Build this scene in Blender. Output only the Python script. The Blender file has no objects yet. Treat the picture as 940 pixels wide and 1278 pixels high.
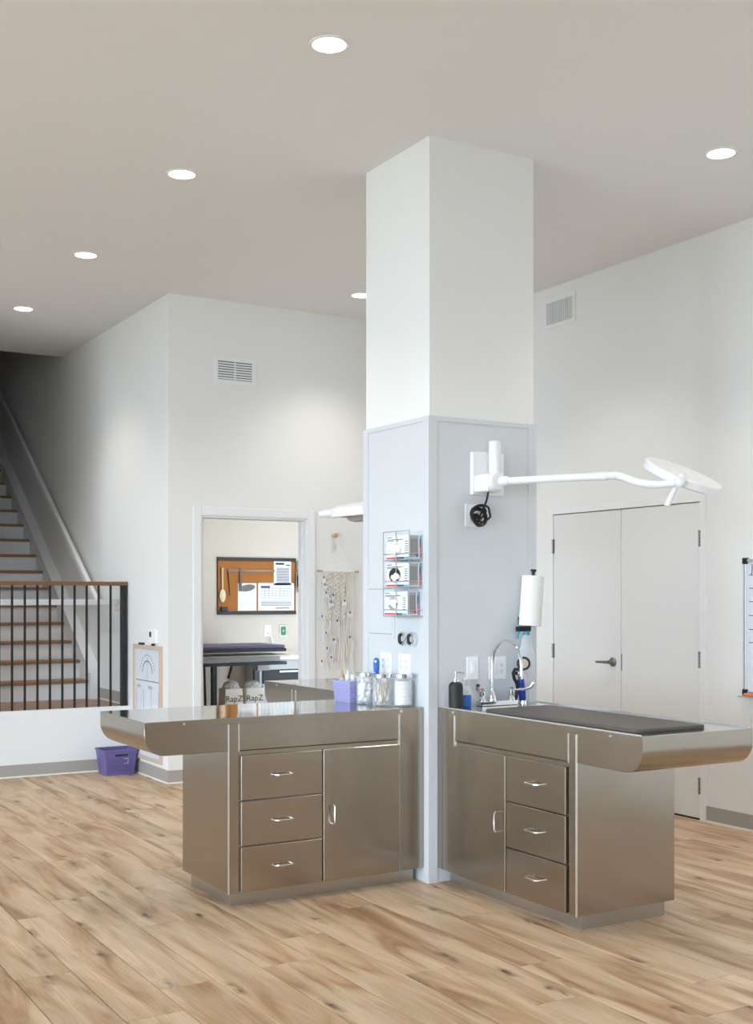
import bpy, bmesh, math, random
from mathutils import Vector, Matrix
random.seed(7)
S = bpy.context.scene
COL = S.collection
PI = math.pi

# ------------------------------------------------------------------ camera, world, light, exposure
F_PX, CX, CY = 1494.46, 470.0, 742.27
cam = bpy.data.cameras.new('camera')
cam.sensor_fit = 'HORIZONTAL'; cam.sensor_width = 36.0
cam.lens = 36.0 * F_PX / 940.0
cam.shift_y = (CY - 639.0) / 940.0
cam.clip_end = 200
co = bpy.data.objects.new('camera', cam); COL.objects.link(co)
co.location = (0, 0, 1.5); co.rotation_euler = (PI/2, 0, -math.radians(30.622))
S.camera = co
S.view_settings.view_transform = 'Standard'; S.view_settings.look = 'None'
S.view_settings.gamma = 1.0; S.view_settings.use_curve_mapping = False
S.view_settings.exposure = 0.12

W = bpy.data.worlds.new('world'); S.world = W; W.use_nodes = True
bg = W.node_tree.nodes['Background']
bg.inputs[0].default_value = (0.66, 0.83, 1.0, 1); bg.inputs[1].default_value = 18.5

WIN = [(-3.6, -1.4), (-.8, 1.4), (2.0, 4.2), (4.8, 6.8)]      # y ranges of the window openings in wall_left
WZ = (0.10, 3.40)
for y0, y1 in WIN:                                              # portals: only guide sampling of the daylight
    l = bpy.data.lights.new('window_daylight', 'AREA'); l.shape = 'RECTANGLE'
    l.size = WZ[1]-WZ[0]; l.size_y = y1-y0
    l.cycles.is_portal = True
    o = bpy.data.objects.new('window_daylight', l); COL.objects.link(o)
    o.location = (-7.06, (y0+y1)/2, (WZ[0]+WZ[1])/2); o.rotation_euler = (0, -PI/2, 0)
FILL_WIN = (-4.6, -1.6, 0.9, 3.3)                                   # x, z range of an unseen window added behind the camera for fill
l = bpy.data.lights.new('window_daylight', 'AREA'); l.shape = 'RECTANGLE'; l.size = FILL_WIN[1]-FILL_WIN[0]; l.size_y = FILL_WIN[3]-FILL_WIN[2]; l.cycles.is_portal = True  # portal of the added fill window
o = bpy.data.objects.new('window_daylight', l); COL.objects.link(o); o.location = ((FILL_WIN[0]+FILL_WIN[1])/2, -7.06, (FILL_WIN[2]+FILL_WIN[3])/2); o.rotation_euler = (PI/2, 0, 0)
LAMP_W = 58.0          # watts of each ceiling downlight

# ------------------------------------------------------------------ materials
def nt(name):
    m = bpy.data.materials.new(name); m.use_nodes = True
    t = m.node_tree; return m, t, t.nodes['Principled BSDF']
def setp(b, **k):
    for n, v in k.items():
        b.inputs[n.replace('_', ' ')].default_value = v
def node(t, typ, **k):
    n = t.nodes.new(typ)
    for a, v in k.items(): setattr(n, a, v)
    return n
def srgb(r, g, b):
    f = lambda c: (c/255/12.92) if c/255 <= .04045 else ((c/255+.055)/1.055)**2.4
    return (f(r), f(g), f(b), 1)
def mat(name, col, rough=.5, metal=0.0, var=.04, scale=30, bump=0.0, stretch=(1,1,1), **k):
    """plain procedural surface: base colour with a faint noise variation, optional fine bump"""
    m, t, b = nt(name)
    tc = node(t, 'ShaderNodeTexCoord'); mp = node(t, 'ShaderNodeMapping'); mp.inputs['Scale'].default_value = stretch
    no = node(t, 'ShaderNodeTexNoise'); no.inputs['Scale'].default_value = scale; no.inputs['Detail'].default_value = 3
    t.links.new(tc.outputs['Object'], mp.inputs[0]); t.links.new(mp.outputs[0], no.inputs['Vector'])
    mx = node(t, 'ShaderNodeMix', data_type='RGBA')
    mx.inputs[6].default_value = tuple(c*(1-var) for c in col[:3])+(1,)
    mx.inputs[7].default_value = tuple(min(1, c*(1+var)) for c in col[:3])+(1,)
    t.links.new(no.outputs['Fac'], mx.inputs[0]); t.links.new(mx.outputs[2], b.inputs['Base Color'])
    if bump:
        bp = node(t, 'ShaderNodeBump'); bp.inputs['Strength'].default_value = bump; bp.inputs['Distance'].default_value = .01
        t.links.new(no.outputs['Fac'], bp.inputs['Height']); t.links.new(bp.outputs[0], b.inputs['Normal'])
    setp(b, Roughness=rough, Metallic=metal, **k)
    return m
def emit(name, col, s):
    m, t, b = nt(name)
    setp(b, Base_Color=col, Emission_Color=col, Emission_Strength=s); return m
def steel(name, col, rough, grain=(1, 1, 60), wave=.35, aniso=0.0):
    """brushed stainless: fine stretched grain in the roughness, broad shallow dents in the normal"""
    m, t, b = nt(name)
    tc = node(t, 'ShaderNodeTexCoord'); mp = node(t, 'ShaderNodeMapping'); mp.inputs['Scale'].default_value = grain
    n1 = node(t, 'ShaderNodeTexNoise'); n1.inputs['Scale'].default_value = 14; n1.inputs['Detail'].default_value = 4
    n2 = node(t, 'ShaderNodeTexNoise'); n2.inputs['Scale'].default_value = 2.6; n2.inputs['Detail'].default_value = 1
    t.links.new(tc.outputs['Object'], mp.inputs[0]); t.links.new(mp.outputs[0], n1.inputs['Vector'])
    t.links.new(tc.outputs['Object'], n2.inputs['Vector'])
    mr = node(t, 'ShaderNodeMapRange'); mr.inputs['To Min'].default_value = rough*.8; mr.inputs['To Max'].default_value = rough*1.25
    t.links.new(n1.outputs['Fac'], mr.inputs[0]); t.links.new(mr.outputs[0], b.inputs['Roughness'])
    bp = node(t, 'ShaderNodeBump'); bp.inputs['Strength'].default_value = wave; bp.inputs['Distance'].default_value = .02
    t.links.new(n2.outputs['Fac'], bp.inputs['Height']); t.links.new(bp.outputs[0], b.inputs['Normal'])
    mx = node(t, 'ShaderNodeMix', data_type='RGBA')
    mx.inputs[6].default_value = tuple(c*.93 for c in col[:3])+(1,); mx.inputs[7].default_value = col
    t.links.new(n1.outputs['Fac'], mx.inputs[0]); t.links.new(mx.outputs[2], b.inputs['Base Color'])
    setp(b, Metallic=1.0); return m
def wood_floor():
    m, t, b = nt('oak_plank'); L = t.links.new
    tc = node(t, 'ShaderNodeTexCoord'); oi = node(t, 'ShaderNodeObjectInfo')
    rv = node(t, 'ShaderNodeVectorMath', operation='SCALE'); rv.inputs[0].default_value = (37, 91, 53); L(oi.outputs['Random'], rv.inputs['Scale'])
    ad = node(t, 'ShaderNodeVectorMath', operation='ADD'); L(tc.outputs['Object'], ad.inputs[0]); L(rv.outputs[0], ad.inputs[1])
    def tex(sc, scale, det, dist=0.0):
        mp = node(t, 'ShaderNodeMapping'); mp.inputs['Scale'].default_value = sc; L(ad.outputs[0], mp.inputs[0])
        n = node(t, 'ShaderNodeTexNoise'); n.inputs['Scale'].default_value = scale; n.inputs['Detail'].default_value = det
        n.inputs['Distortion'].default_value = dist; L(mp.outputs[0], n.inputs['Vector']); return n
    broad = tex((5.0, 0.75, 1), 1.5, 4, .9)         # long flame figure running along the board
    fine = tex((70, 1.6, 1), 2.0, 5, .3)            # pores
    ramp = node(t, 'ShaderNodeValToRGB'); e = ramp.color_ramp
    e.elements[0].position = .33; e.elements[0].color = srgb(166, 126, 90)
    e.elements[1].position = .58; e.elements[1].color = srgb(222, 193, 160)
    e.elements.new(.44).color = srgb(200, 165, 127)
    L(broad.outputs['Fac'], ramp.inputs[0])
    r2 = node(t, 'ShaderNodeMapRange'); r2.inputs['From Min'].default_value = .3; r2.inputs['From Max'].default_value = .7
    r2.inputs['To Min'].default_value = .84; r2.inputs['To Max'].default_value = 1.08; L(fine.outputs['Fac'], r2.inputs[0])
    m1 = node(t, 'ShaderNodeMix', data_type='RGBA', blend_type='MULTIPLY'); m1.inputs[0].default_value = 1
    L(ramp.outputs[0], m1.inputs[6]); L(r2.outputs[0], m1.inputs[7])
    # growth rings: contour lines of a slow field give the cathedral arches
    slow = tex((3.2, .42, 1), 1.0, 1, .4)
    rm = node(t, 'ShaderNodeMath', operation='MULTIPLY'); rm.inputs[1].default_value = 22; L(slow.outputs['Fac'], rm.inputs[0])
    rs = node(t, 'ShaderNodeMath', operation='SINE'); L(rm.outputs[0], rs.inputs[0])
    rr_ = node(t, 'ShaderNodeMapRange'); rr_.inputs['From Min'].default_value = -1; rr_.inputs['To Min'].default_value = .90; rr_.inputs['To Max'].default_value = 1.03; L(rs.outputs[0], rr_.inputs[0])
    m3 = node(t, 'ShaderNodeMix', data_type='RGBA', blend_type='MULTIPLY'); m3.inputs[0].default_value = .8
    L(m1.outputs[2], m3.inputs[6]); L(rr_.outputs[0], m3.inputs[7]); m1 = m3
    # knots: elongated dark cores scattered along the boards
    kd = tex((9, 4, 1), 3.0, 2)
    mp = node(t, 'ShaderNodeMapping'); mp.inputs['Scale'].default_value = (6.5, 1.7, 1); L(ad.outputs[0], mp.inputs[0])
    wv = node(t, 'ShaderNodeMix', data_type='VECTOR'); wv.inputs[0].default_value = .22
    L(mp.outputs[0], wv.inputs[4]); L(kd.outputs['Color'], wv.inputs[5])
    vo = node(t, 'ShaderNodeTexVoronoi', feature='F1', voronoi_dimensions='2D'); vo.inputs['Scale'].default_value = .85; L(wv.outputs[1], vo.inputs['Vector'])
    kr = node(t, 'ShaderNodeValToRGB'); ke = kr.color_ramp
    ke.elements[0].position = .02; ke.elements[0].color = (1, 1, 1, 1); ke.elements[1].position = .13; ke.elements[1].color = (0, 0, 0, 1)
    L(vo.outputs['Distance'], kr.inputs[0])
    km = node(t, 'ShaderNodeMath', operation='MULTIPLY'); L(kr.outputs[0], km.inputs[0])
    kf = node(t, 'ShaderNodeMapRange'); kf.inputs['From Min'].default_value = .35; kf.inputs['From Max'].default_value = .62; L(kd.outputs['Fac'], kf.inputs[0]); L(kf.outputs[0], km.inputs[1])
    m2 = node(t, 'ShaderNodeMix', data_type='RGBA'); L(km.outputs[0], m2.inputs[0]); L(m1.outputs[2], m2.inputs[6]); m2.inputs[7].default_value = srgb(84, 62, 50)
    # board to board tone
    hv = node(t, 'ShaderNodeHueSaturation'); L(m2.outputs[2], hv.inputs['Color'])
    vr = node(t, 'ShaderNodeMapRange'); vr.inputs['To Min'].default_value = .94; vr.inputs['To Max'].default_value = 1.03; L(oi.outputs['Random'], vr.inputs[0]); L(vr.outputs[0], hv.inputs['Value'])
    hv.inputs['Saturation'].default_value = 1.0
    L(hv.outputs[0], b.inputs['Base Color'])
    bp = node(t, 'ShaderNodeBump'); bp.inputs['Strength'].default_value = .12; bp.inputs['Distance'].default_value = .002
    L(fine.outputs['Fac'], bp.inputs['Height']); L(bp.outputs[0], b.inputs['Normal'])
    setp(b, Roughness=.42); return m

M = dict(
    wall=mat('wall_paint', srgb(236, 235, 232), .7, var=.01, scale=60, bump=.03),
    ceil=mat('ceiling_paint', srgb(238, 237, 236), .8, var=.01, scale=60),
    panel=mat('white_wall_panel', srgb(212, 214, 217), .28, var=.01, scale=8),
    dim_front=mat('dimmed_wall_taupe', srgb(166, 148, 130), .7, var=.02),  # unseen front wall coloured darker to dim what the steel reflects
    trim=mat('white_trim', srgb(238, 238, 238), .4, var=.01),
    door=mat('door_paint', srgb(232, 231, 229), .4, var=.01),
    base=mat('taupe_baseboard', srgb(170, 163, 155), .55, var=.03),
    backwall=mat('warm_room_paint', srgb(204, 192, 176), .75, var=.015),
    darkfloor=mat('dark_room_floor', srgb(110, 78, 55), .5, var=.15, scale=6),
    slab=mat('floor_underlay', srgb(96, 76, 60), .9, var=.1),
    oak=wood_floor(),
    tread=mat('tread_oak', srgb(150, 112, 78), .4, var=.22, scale=9, stretch=(1, 12, 12)),
    landing=mat('landing_oak', srgb(168, 136, 110), .45, var=.18, scale=8, stretch=(10, 1, 1)),
    railwood=mat('rail_walnut', srgb(122, 86, 58), .4, var=.2, scale=10, stretch=(1, 14, 14)),
    black=mat('black_metal', srgb(28, 28, 30), .45, var=.05),
    blackp=mat('black_plastic', srgb(18, 17, 18), .55, var=.05),
    soft=mat('matt_black', srgb(40, 38, 38), .6, var=.05),
    rubber=mat('dark_rubber', srgb(88, 82, 76), .55, var=.08, scale=80, bump=.05),
    whitep=mat('white_enamel', srgb(240, 240, 242), .3, var=.01),
    plast=mat('white_plastic', srgb(246, 246, 247), .4, var=.01),
    grey=mat('grey_plastic', srgb(178, 174, 170), .45, var=.03),
    paper=mat('paper', srgb(238, 236, 232), .8, var=.02),
    card=mat('printed_card', srgb(236, 238, 242), .45, var=.02),
    cotton=mat('cotton', srgb(244, 243, 240), .95, var=.03, scale=90, bump=.4),
    cord=mat('cotton_cord', srgb(240, 232, 220), .9, var=.08, scale=120, bump=.3),
    kraft=mat('tan_wood', srgb(196, 158, 112), .6, var=.1),
    blond=mat('pale_wood', srgb(206, 184, 166), .55, var=.06, scale=12),
    cork=mat('cork', srgb(164, 102, 44), .85, var=.18, scale=160, bump=.2),
    ink=mat('print_ink', srgb(92, 92, 98), .7, var=.05),
    inkd=mat('dark_ink', srgb(40, 38, 42), .7, var=.05),
    navy=mat('navy_ink', srgb(44, 58, 104), .5, var=.04),
    red=mat('red_ink', srgb(222, 86, 76), .5, var=.04),
    teal=mat('teal_ink', srgb(92, 190, 200), .5, var=.04),
    lilac=mat('lilac_plastic', srgb(168, 164, 210), .45, var=.03),
    purple=mat('purple_plastic', srgb(104, 94, 148), .5, var=.05),
    pad=mat('purple_vinyl', srgb(84, 70, 104), .45, var=.05),
    blue=mat('blue_plastic', srgb(40, 104, 190), .4, var=.04),
    dblue=mat('deep_blue_plastic', srgb(22, 52, 150), .4, var=.04),
    tealp=mat('teal_plastic', srgb(60, 160, 175), .4, var=.04),
    green=mat('green_plastic', srgb(30, 110, 52), .4, var=.05),
    orange=mat('orange_marker', srgb(236, 132, 84), .5, var=.04),
    tag=mat('lavender_tag', srgb(222, 221, 234), .5, var=.04),
    bristle=mat('beige_lens', srgb(190, 168, 148), .4, var=.06),
    spoon=mat('wooden_spoon', srgb(224, 200, 160), .55, var=.08),
    photo=mat('printed_photo', srgb(110, 106, 98), .6, var=.5, scale=60),
    sack=mat('paper_sack', srgb(214, 202, 186), .8, var=.05),
    bagpl=mat('pale_plastic_bag', srgb(196, 190, 182), .35, var=.08, scale=14, bump=.6),
    brass=mat('brushed_nickel', srgb(176, 170, 164), .3, 1.0, var=.05),
    hinge=mat('satin_steel', srgb(140, 136, 132), .35, 1.0, var=.08),
    chrome=mat('chrome', srgb(228, 230, 234), .08, 1.0, var=.01),
    alu=mat('aluminium', srgb(206, 210, 216), .35, 1.0, var=.02),
    lens=emit('lamp_lens', (1.0, .97, .92, 1), 6.0),
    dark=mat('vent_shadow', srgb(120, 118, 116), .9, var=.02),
    white_board=mat('whiteboard', srgb(226, 230, 238), .2, var=.01),
    outdoor=mat('outdoor_paving', srgb(150, 148, 140), .9, var=.1, scale=.3),
)
M['steel'] = steel('brushed_steel', (.42, .372, .318, 1), .23, wave=.22)
M['steel_top'] = steel('polished_steel', (.58, .56, .54, 1), .07, grain=(60, 1, 1), wave=.08)
M['steel_edge'] = mat('glint_edge_steel', (.90, .91, .94, 1), .34, 1.0, var=.02)  # lightened to paint the glint of edges; rivets and rim share it
M['toe'] = steel('toe_steel', (.50, .46, .42, 1), .35)
def glassy(name, col, mixf, rough=.05):
    m, t, b = nt(name)
    setp(b, Base_Color=col, Roughness=rough)
    tr = node(t, 'ShaderNodeBsdfTransparent'); mx = node(t, 'ShaderNodeMixShader')
    fr = node(t, 'ShaderNodeLayerWeight'); fr.inputs['Blend'].default_value = .35
    mr = node(t, 'ShaderNodeMapRange'); mr.inputs['To Min'].default_value = mixf; mr.inputs['To Max'].default_value = min(1, mixf+.4)
    t.links.new(fr.outputs['Facing'], mr.inputs[0]); t.links.new(mr.outputs[0], mx.inputs[0])
    t.links.new(tr.outputs[0], mx.inputs[1]); t.links.new(b.outputs[0], mx.inputs[2])
    t.links.new(mx.outputs[0], t.nodes['Material Output'].inputs['Surface']); return m
M['glass'] = glassy('clear_glass', (.85, .88, .9, 1), .10)
M['acrylic'] = glassy('clear_acrylic', (.88, .9, .94, 1), .16)
M['milky'] = glassy('milky_plastic', (.84, .85, .88, 1), .55, .3)

# ------------------------------------------------------------------ mesh helpers
class B:
    """collects shapes in world coordinates; .done() links them as ONE mesh object"""
    def __init__(s): s.bm = bmesh.new()
    def _v(s, pts): return [s.bm.verts.new(p) for p in pts]
    def _f(s, vs):
        try: s.bm.faces.new(vs)
        except ValueError: pass
    def box(s, lo, hi, T=None):
        x0, y0, z0 = lo; x1, y1, z1 = hi
        p = [(x0,y0,z0),(x1,y0,z0),(x1,y1,z0),(x0,y1,z0),(x0,y0,z1),(x1,y0,z1),(x1,y1,z1),(x0,y1,z1)]
        if T: p = [T(Vector(q)) for q in p]
        v = s._v(p)
        for f in ((0,3,2,1),(4,5,6,7),(0,1,5,4),(1,2,6,5),(2,3,7,6),(3,0,4,7)): s._f([v[i] for i in f])
        return s
    def ring_loft(s, rings, cap=True, closed=False):
        R = [s._v(r) for r in rings]; n = len(R[0]); m = len(R)
        for a in range(m if closed else m-1):
            A, Bq = R[a], R[(a+1) % m]
            for i in range(n): s._f([A[i], A[(i+1)%n], Bq[(i+1)%n], Bq[i]])
        if cap and not closed: s._f(R[0][::-1]); s._f(R[-1])
        return s
    def cyl(s, p0, p1, r0, r1=None, seg=20):
        r1 = r0 if r1 is None else r1
        p0 = Vector(p0); p1 = Vector(p1); d = (p1-p0).normalized()
        a = d.orthogonal().normalized(); b = d.cross(a)
        return s.ring_loft([[p+(a*math.cos(t)+b*math.sin(t))*r for t in [2*PI*i/seg for i in range(seg)]] for p, r in ((p0, r0), (p1, r1))])
    def tube(s, pts, r, seg=10, closed=False):
        pts = [Vector(p) for p in pts]; rings = []; n = len(pts); a = None
        for i, p in enumerate(pts):
            if closed: d = (pts[(i+1)%n]-pts[i-1]).normalized()
            else: d = (pts[min(i+1, n-1)]-pts[max(i-1, 0)]).normalized()
            a = d.orthogonal().normalized() if a is None else (a-d*a.dot(d)).normalized()
            b = d.cross(a); rr = r[i] if isinstance(r, (list, tuple)) else r
            rings.append([p+(a*math.cos(t)+b*math.sin(t))*rr for t in [2*PI*k/seg for k in range(seg)]])
        return s.ring_loft(rings, closed=closed)
    def lathe(s, prof, o, axis=(0,0,1), seg=28):
        o = Vector(o); d = Vector(axis).normalized(); a = d.orthogonal().normalized(); b = d.cross(a)
        return s.ring_loft([[o+d*h+(a*math.cos(t)+b*math.sin(t))*max(r, 1e-4) for t in [2*PI*i/seg for i in range(seg)]] for r, h in prof])
    def prism(s, poly, f0, f1):
        """poly of 2d points; f0/f1 map a 2d point to the two end faces"""
        return s.ring_loft([[f0(p) for p in poly], [f1(p) for p in poly]])
    def ball(s, c, r, seg=10, rings=6, sc=(1,1,1)):
        c = Vector(c)
        R = []
        for i in range(rings+1):
            ph = -PI/2+PI*i/rings; rr = max(math.cos(ph), 1e-3)*r
            R.append([c+Vector((rr*math.cos(2*PI*k/seg)*sc[0], rr*math.sin(2*PI*k/seg)*sc[1], r*math.sin(ph)*sc[2])) for k in range(seg)])
        return s.ring_loft(R)
    def done(s, name, m, parent=None, bevel=0, bseg=2, smooth=False, weld=False):
        bm = s.bm
        if weld: bmesh.ops.remove_doubles(bm, verts=bm.verts, dist=1e-5)
        bmesh.ops.recalc_face_normals(bm, faces=bm.faces)
        if bevel:
            es = [e for e in bm.edges if e.is_manifold and e.calc_face_angle(0) > .6]
            bmesh.ops.bevel(bm, geom=es, offset=bevel, segments=bseg, profile=.5, affect='EDGES', clamp_overlap=True)
        org = ORG.get(parent, Vector((0, 0, 0))) if parent else None
        me = bpy.data.meshes.new(name)
        if parent is None:                       # origin at the centre of the base
            xs = [v.co for v in bm.verts]
            lo = Vector([min(c[i] for c in xs) for i in range(3)]); hi = Vector([max(c[i] for c in xs) for i in range(3)])
            org = Vector(((lo.x+hi.x)/2, (lo.y+hi.y)/2, lo.z))
        bmesh.ops.translate(bm, verts=bm.verts, vec=-org)
        bm.to_mesh(me); bm.free()
        if smooth:
            for p in me.polygons: p.use_smooth = True
            try: me.set_sharp_from_angle(angle=math.radians(30))
            except Exception: pass
        me.materials.append(M[m] if isinstance(m, str) else m)
        o = bpy.data.objects.new(name, me); COL.objects.link(o)
        if parent: o.parent = parent
        else: o.location = org
        ORG[o] = org
        return o
ORG = {}
def thing(name, label, cat, base, group=None):
    o = bpy.data.objects.new(name, None); COL.objects.link(o); o.empty_display_size = .05
    o.location = base; ORG[o] = Vector(base); return tag(o, label, cat, group)
def tag(o, label=None, cat=None, group=None, kind=None):
    if label: o['label'] = label
    if cat: o['category'] = cat
    if group: o['group'] = group
    if kind: o['kind'] = kind
    return o
def struct(o, label=None): return tag(o, label, kind='structure')
def box(name, lo, hi, m, parent=None, bevel=0, bseg=2): return B().box(lo, hi).done(name, m, parent, bevel, bseg)
def arc(c, r, a0, a1, n, f):        # points of an arc in the plane given by f(cos, sin)
    return [f(c, r*math.cos(a0+(a1-a0)*i/n), r*math.sin(a0+(a1-a0)*i/n)) for i in range(n+1)]
def prints(name, rects, o, u, v, m, parent, lift=.0006):
    """flat print: thin rectangles (u0,v0,u1,v1) on the plane o + u*U + v*V"""
    o = Vector(o); u = Vector(u); v = Vector(v); n = u.cross(v).normalized()
    b = B()
    for (a0, b0, a1, b1) in rects:
        b.ring_loft([[o+u*x+v*y+n*h for x, y in ((a0,b0),(a1,b0),(a1,b1),(a0,b1))] for h in (0, lift)])
    return b.done(name, m, parent)
def lettering(name, body, size, o, u, v, m, parent, align='CENTER', lift=.0008):
    cu = bpy.data.curves.new('txt', 'FONT'); cu.body = body; cu.size = size; cu.align_x = align; cu.extrude = .0004; cu.resolution_u = 3
    to = bpy.data.objects.new('txt', cu); COL.objects.link(to)
    dg = bpy.context.evaluated_depsgraph_get(); dg.update()
    me = bpy.data.meshes.new_from_object(to.evaluated_get(dg))
    bpy.data.objects.remove(to); bpy.data.curves.remove(cu)
    o = Vector(o); u = Vector(u).normalized(); v = Vector(v).normalized(); n = u.cross(v); org = ORG[parent]
    for q in me.vertices: q.co = o+u*q.co.x+v*q.co.y+n*(q.co.z+lift)-org
    me.name = name; me.materials.clear(); me.materials.append(M[m])
    ob = bpy.data.objects.new(name, me); COL.objects.link(ob); ob.parent = parent; ORG[ob] = org; return ob

# ------------------------------------------------------------------ the setting
ZC = 3.89
T = .12                          # wall thickness
XL, XR, YF, YB, YP, XS = -7.0, 5.914, -7.0, 9.01, 9.96, 3.415
STX0 = 2.16                      # left side of the stair flight
# floor: an underlay slab with real boards on top
fl = B(); fl.box((XL-T, YF-T, -.08), (XR+T, YB+T, -.008)); fl.box((XL-T, YB+T, -.08), (XS+T, 17.0+T, -.008))
floor = struct(fl.done('floor', 'slab'))
PW, PL, PX0 = .2245, 1.53, 1.384
joint = {-1: 4.72, 0: 4.07, 1: 4.33, 2: 5.198, 3: 4.382, 4: 4.697, 5: 4.011, 6: 3.47, 7: 3.864, 8: 3.068, 9: 3.355, 12: 3.988}
ca, sa = math.cos(math.radians(30.622)), math.sin(math.radians(30.622))
def project(x, y, z):
    dep = x*sa+y*ca
    return (CX+F_PX*(x*ca-y*sa)/dep, CY-F_PX*(z-1.5)/dep) if dep > .3 else None
def shown(x0, x1, y0, y1):
    n = 0
    for i in range(5):
        for j in range(9):
            q = project(x0+(x1-x0)*i/4, y0+(y1-y0)*j/8, 0)
            if q and 0 <= q[0] <= 940 and 0 <= q[1] <= 1278: n += 1
    return n
rest = B(); boards = []
k0 = int(math.floor((XL-PX0)/PW)); k1 = int(math.ceil((XR-PX0)/PW))
for k in range(k0, k1+1):
    x0 = max(PX0+k*PW, XL); x1 = min(PX0+(k+1)*PW, XR)
    if x1-x0 < .01: continue
    yend = YP if x0 < XS-.03 else YB
    if x0 < XS-.03 and x1 > XS: yend = YB if (XS-x0) < .1 else YP
    y = joint.get(k, random.random()*PL)
    while y > YF: y -= PL
    while y < yend:
        a, c = max(y, YF), min(y+PL, yend); y += PL
        if c-a < .02: continue
        boards.append((shown(x0, x1, a, c), x0, x1, a, c))
boards.sort(key=lambda t: -t[0])
share = {}
g = .0016
for i, (n, x0, x1, a, c) in enumerate(boards):
    if n > 0 and i < 300:
        key = (round(x1-x0, 3), round(c-a, 3))
        if key not in share:
            w, l = (x1-x0)/2-g, (c-a)/2-g
            b = B().box((-w, -l, -.008), (w, l, 0)); bm = b.bm
            bmesh.ops.recalc_face_normals(bm, faces=bm.faces)
            bmesh.ops.bevel(bm, geom=[e for e in bm.edges if all(v.co.z > -.001 for v in e.verts)], offset=.0012, segments=1, affect='EDGES')
            me = bpy.data.meshes.new('plank'); bm.to_mesh(me); bm.free(); me.materials.append(M['oak']); share[key] = me
        o = bpy.data.objects.new('plank', share[key]); COL.objects.link(o)
        o.parent = floor; o.location = Vector(((x0+x1)/2, (a+c)/2, 0))-ORG[floor]
    else: rest.box((x0+g, a+g, -.008), (x1-g, c-g, 0))
tag(rest.done('plank', 'oak', floor), kind='stuff')

def wall(name, boxes, m='wall', label=None):
    b = B()
    for lo, hi in boxes: b.box(lo, hi)
    return struct(b.done(name, m), label)
D0, D1, DH = 3.69, 4.652, 2.14                       # doorway to the back room
R0, R1, RH = 5.70, 7.345, 2.165                       # double door opening in wall_right (with frame)
wall('wall_back', [((XS, YB, 0), (D0, YB+T, ZC)), ((D1, YB, 0), (XR+T, YB+T, ZC)), ((D0, YB, DH), (D1, YB+T, ZC))])
wall('wall_right', [((XR, YF, 0), (XR+T, R0, ZC)), ((XR, R1, 0), (XR+T, YB, ZC)), ((XR, R0, RH), (XR+T, R1, ZC))])
wall('wall_front', [((XL, YF-T, 0), (FILL_WIN[0], YF, ZC)), ((FILL_WIN[1], YF-T, 0), (XR+T, YF, ZC)), ((FILL_WIN[0], YF-T, 0), (FILL_WIN[1], YF, FILL_WIN[2])), ((FILL_WIN[0], YF-T, FILL_WIN[3]), (FILL_WIN[1], YF, ZC))], 'dim_front')
w = B(); x0, x1, z0, z1 = FILL_WIN; ya, yb = YF-.09, YF-.03
for k in range(5): xx = x0+(x1-x0-.06)*k/4; w.box((xx, ya, z0), (xx+.06, yb, z1))
w.box((x0, ya, z0), (x1, yb, z0+.06)); w.box((x0, ya, z1-.06), (x1, yb, z1))
struct(w.done('window_9', 'trim'))  # frame of the unseen window added to brighten the column's right face
wl = []
ys = [YF]+[q for w in WIN for q in w]+[12.1]
for i in range(0, len(ys), 2): wl.append(((XL-T, ys[i], 0), (XL, ys[i+1], ZC)))
for a, c in WIN: wl += [((XL-T, a, 0), (XL, c, WZ[0])), ((XL-T, a, WZ[1]), (XL, c, ZC))]
wall('wall_left', wl)
for i, (a, c) in enumerate(WIN):
    w = B(); x0, x1 = XL-.09, XL-.03
    for lo, hi in (((x0, a, WZ[0]), (x1, a+.06, WZ[1])), ((x0, c-.06, WZ[0]), (x1, c, WZ[1])), ((x0, a, WZ[0]), (x1, c, WZ[0]+.06)), ((x0, a, WZ[1]-.06), (x1, c, WZ[1])),
                   ((x0, (a+c)/2-.03, WZ[0]), (x1, (a+c)/2+.03, WZ[1])), ((x0, a, 2.3), (x1, c, 2.35))): w.box(lo, hi)
    struct(w.done('window_%d' % (i+1), 'trim'))
LZ = .545                                             # landing height
wall('wall_landing', [((XL, YP, 0), (XS, YP+.05, LZ))])
wall('wall_stair_right', [((XS, YB+T, 0), (XS+T, 17.0, 6.6))])
wall('wall_stair_left', [((STX0-T, 10.14, LZ), (STX0, 11.85, ZC)), ((STX0-T, 11.85, 0), (STX0, 17.0, 6.6))])
wall('wall_stair_end', [((STX0-T, 17.0, 0), (XS+T, 17.0+T, 6.6))])
wall('wall_landing_back', [((XL, 11.0, 0), (STX0-T, 11.0+T, ZC))])
wall('wall_upper', [((STX0-T, 11.97-T, ZC+.1), (XS, 11.97, 6.6))])
cl = B(); cl.box((XL, YF, ZC), (XR+T, YB+T, ZC+.1)); cl.box((XL, YB+T, ZC), (XS, 11.97, ZC+.1))
struct(cl.done('ceiling', 'ceil'))
struct(box('floor_upper', (STX0, 14.965, 3.20), (XS, 17.0, 3.30), 'landing'))
struct(box('ceiling_upper', (STX0-T, 11.85, 6.6), (XS+T, 17.12, 6.7), 'ceil'))
struct(box('floor_landing', (XL, YP+.05, LZ-.03), (XS-.002, 10.86, LZ), 'landing'))
struct(box('ground', (-60, -40, -.7), (XL-T-.02, 40, -.5), 'outdoor')); struct(box('ground_front', (XL-T, -40, -.7), (20, YF-T-.02, -.5), 'outdoor'))

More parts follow.
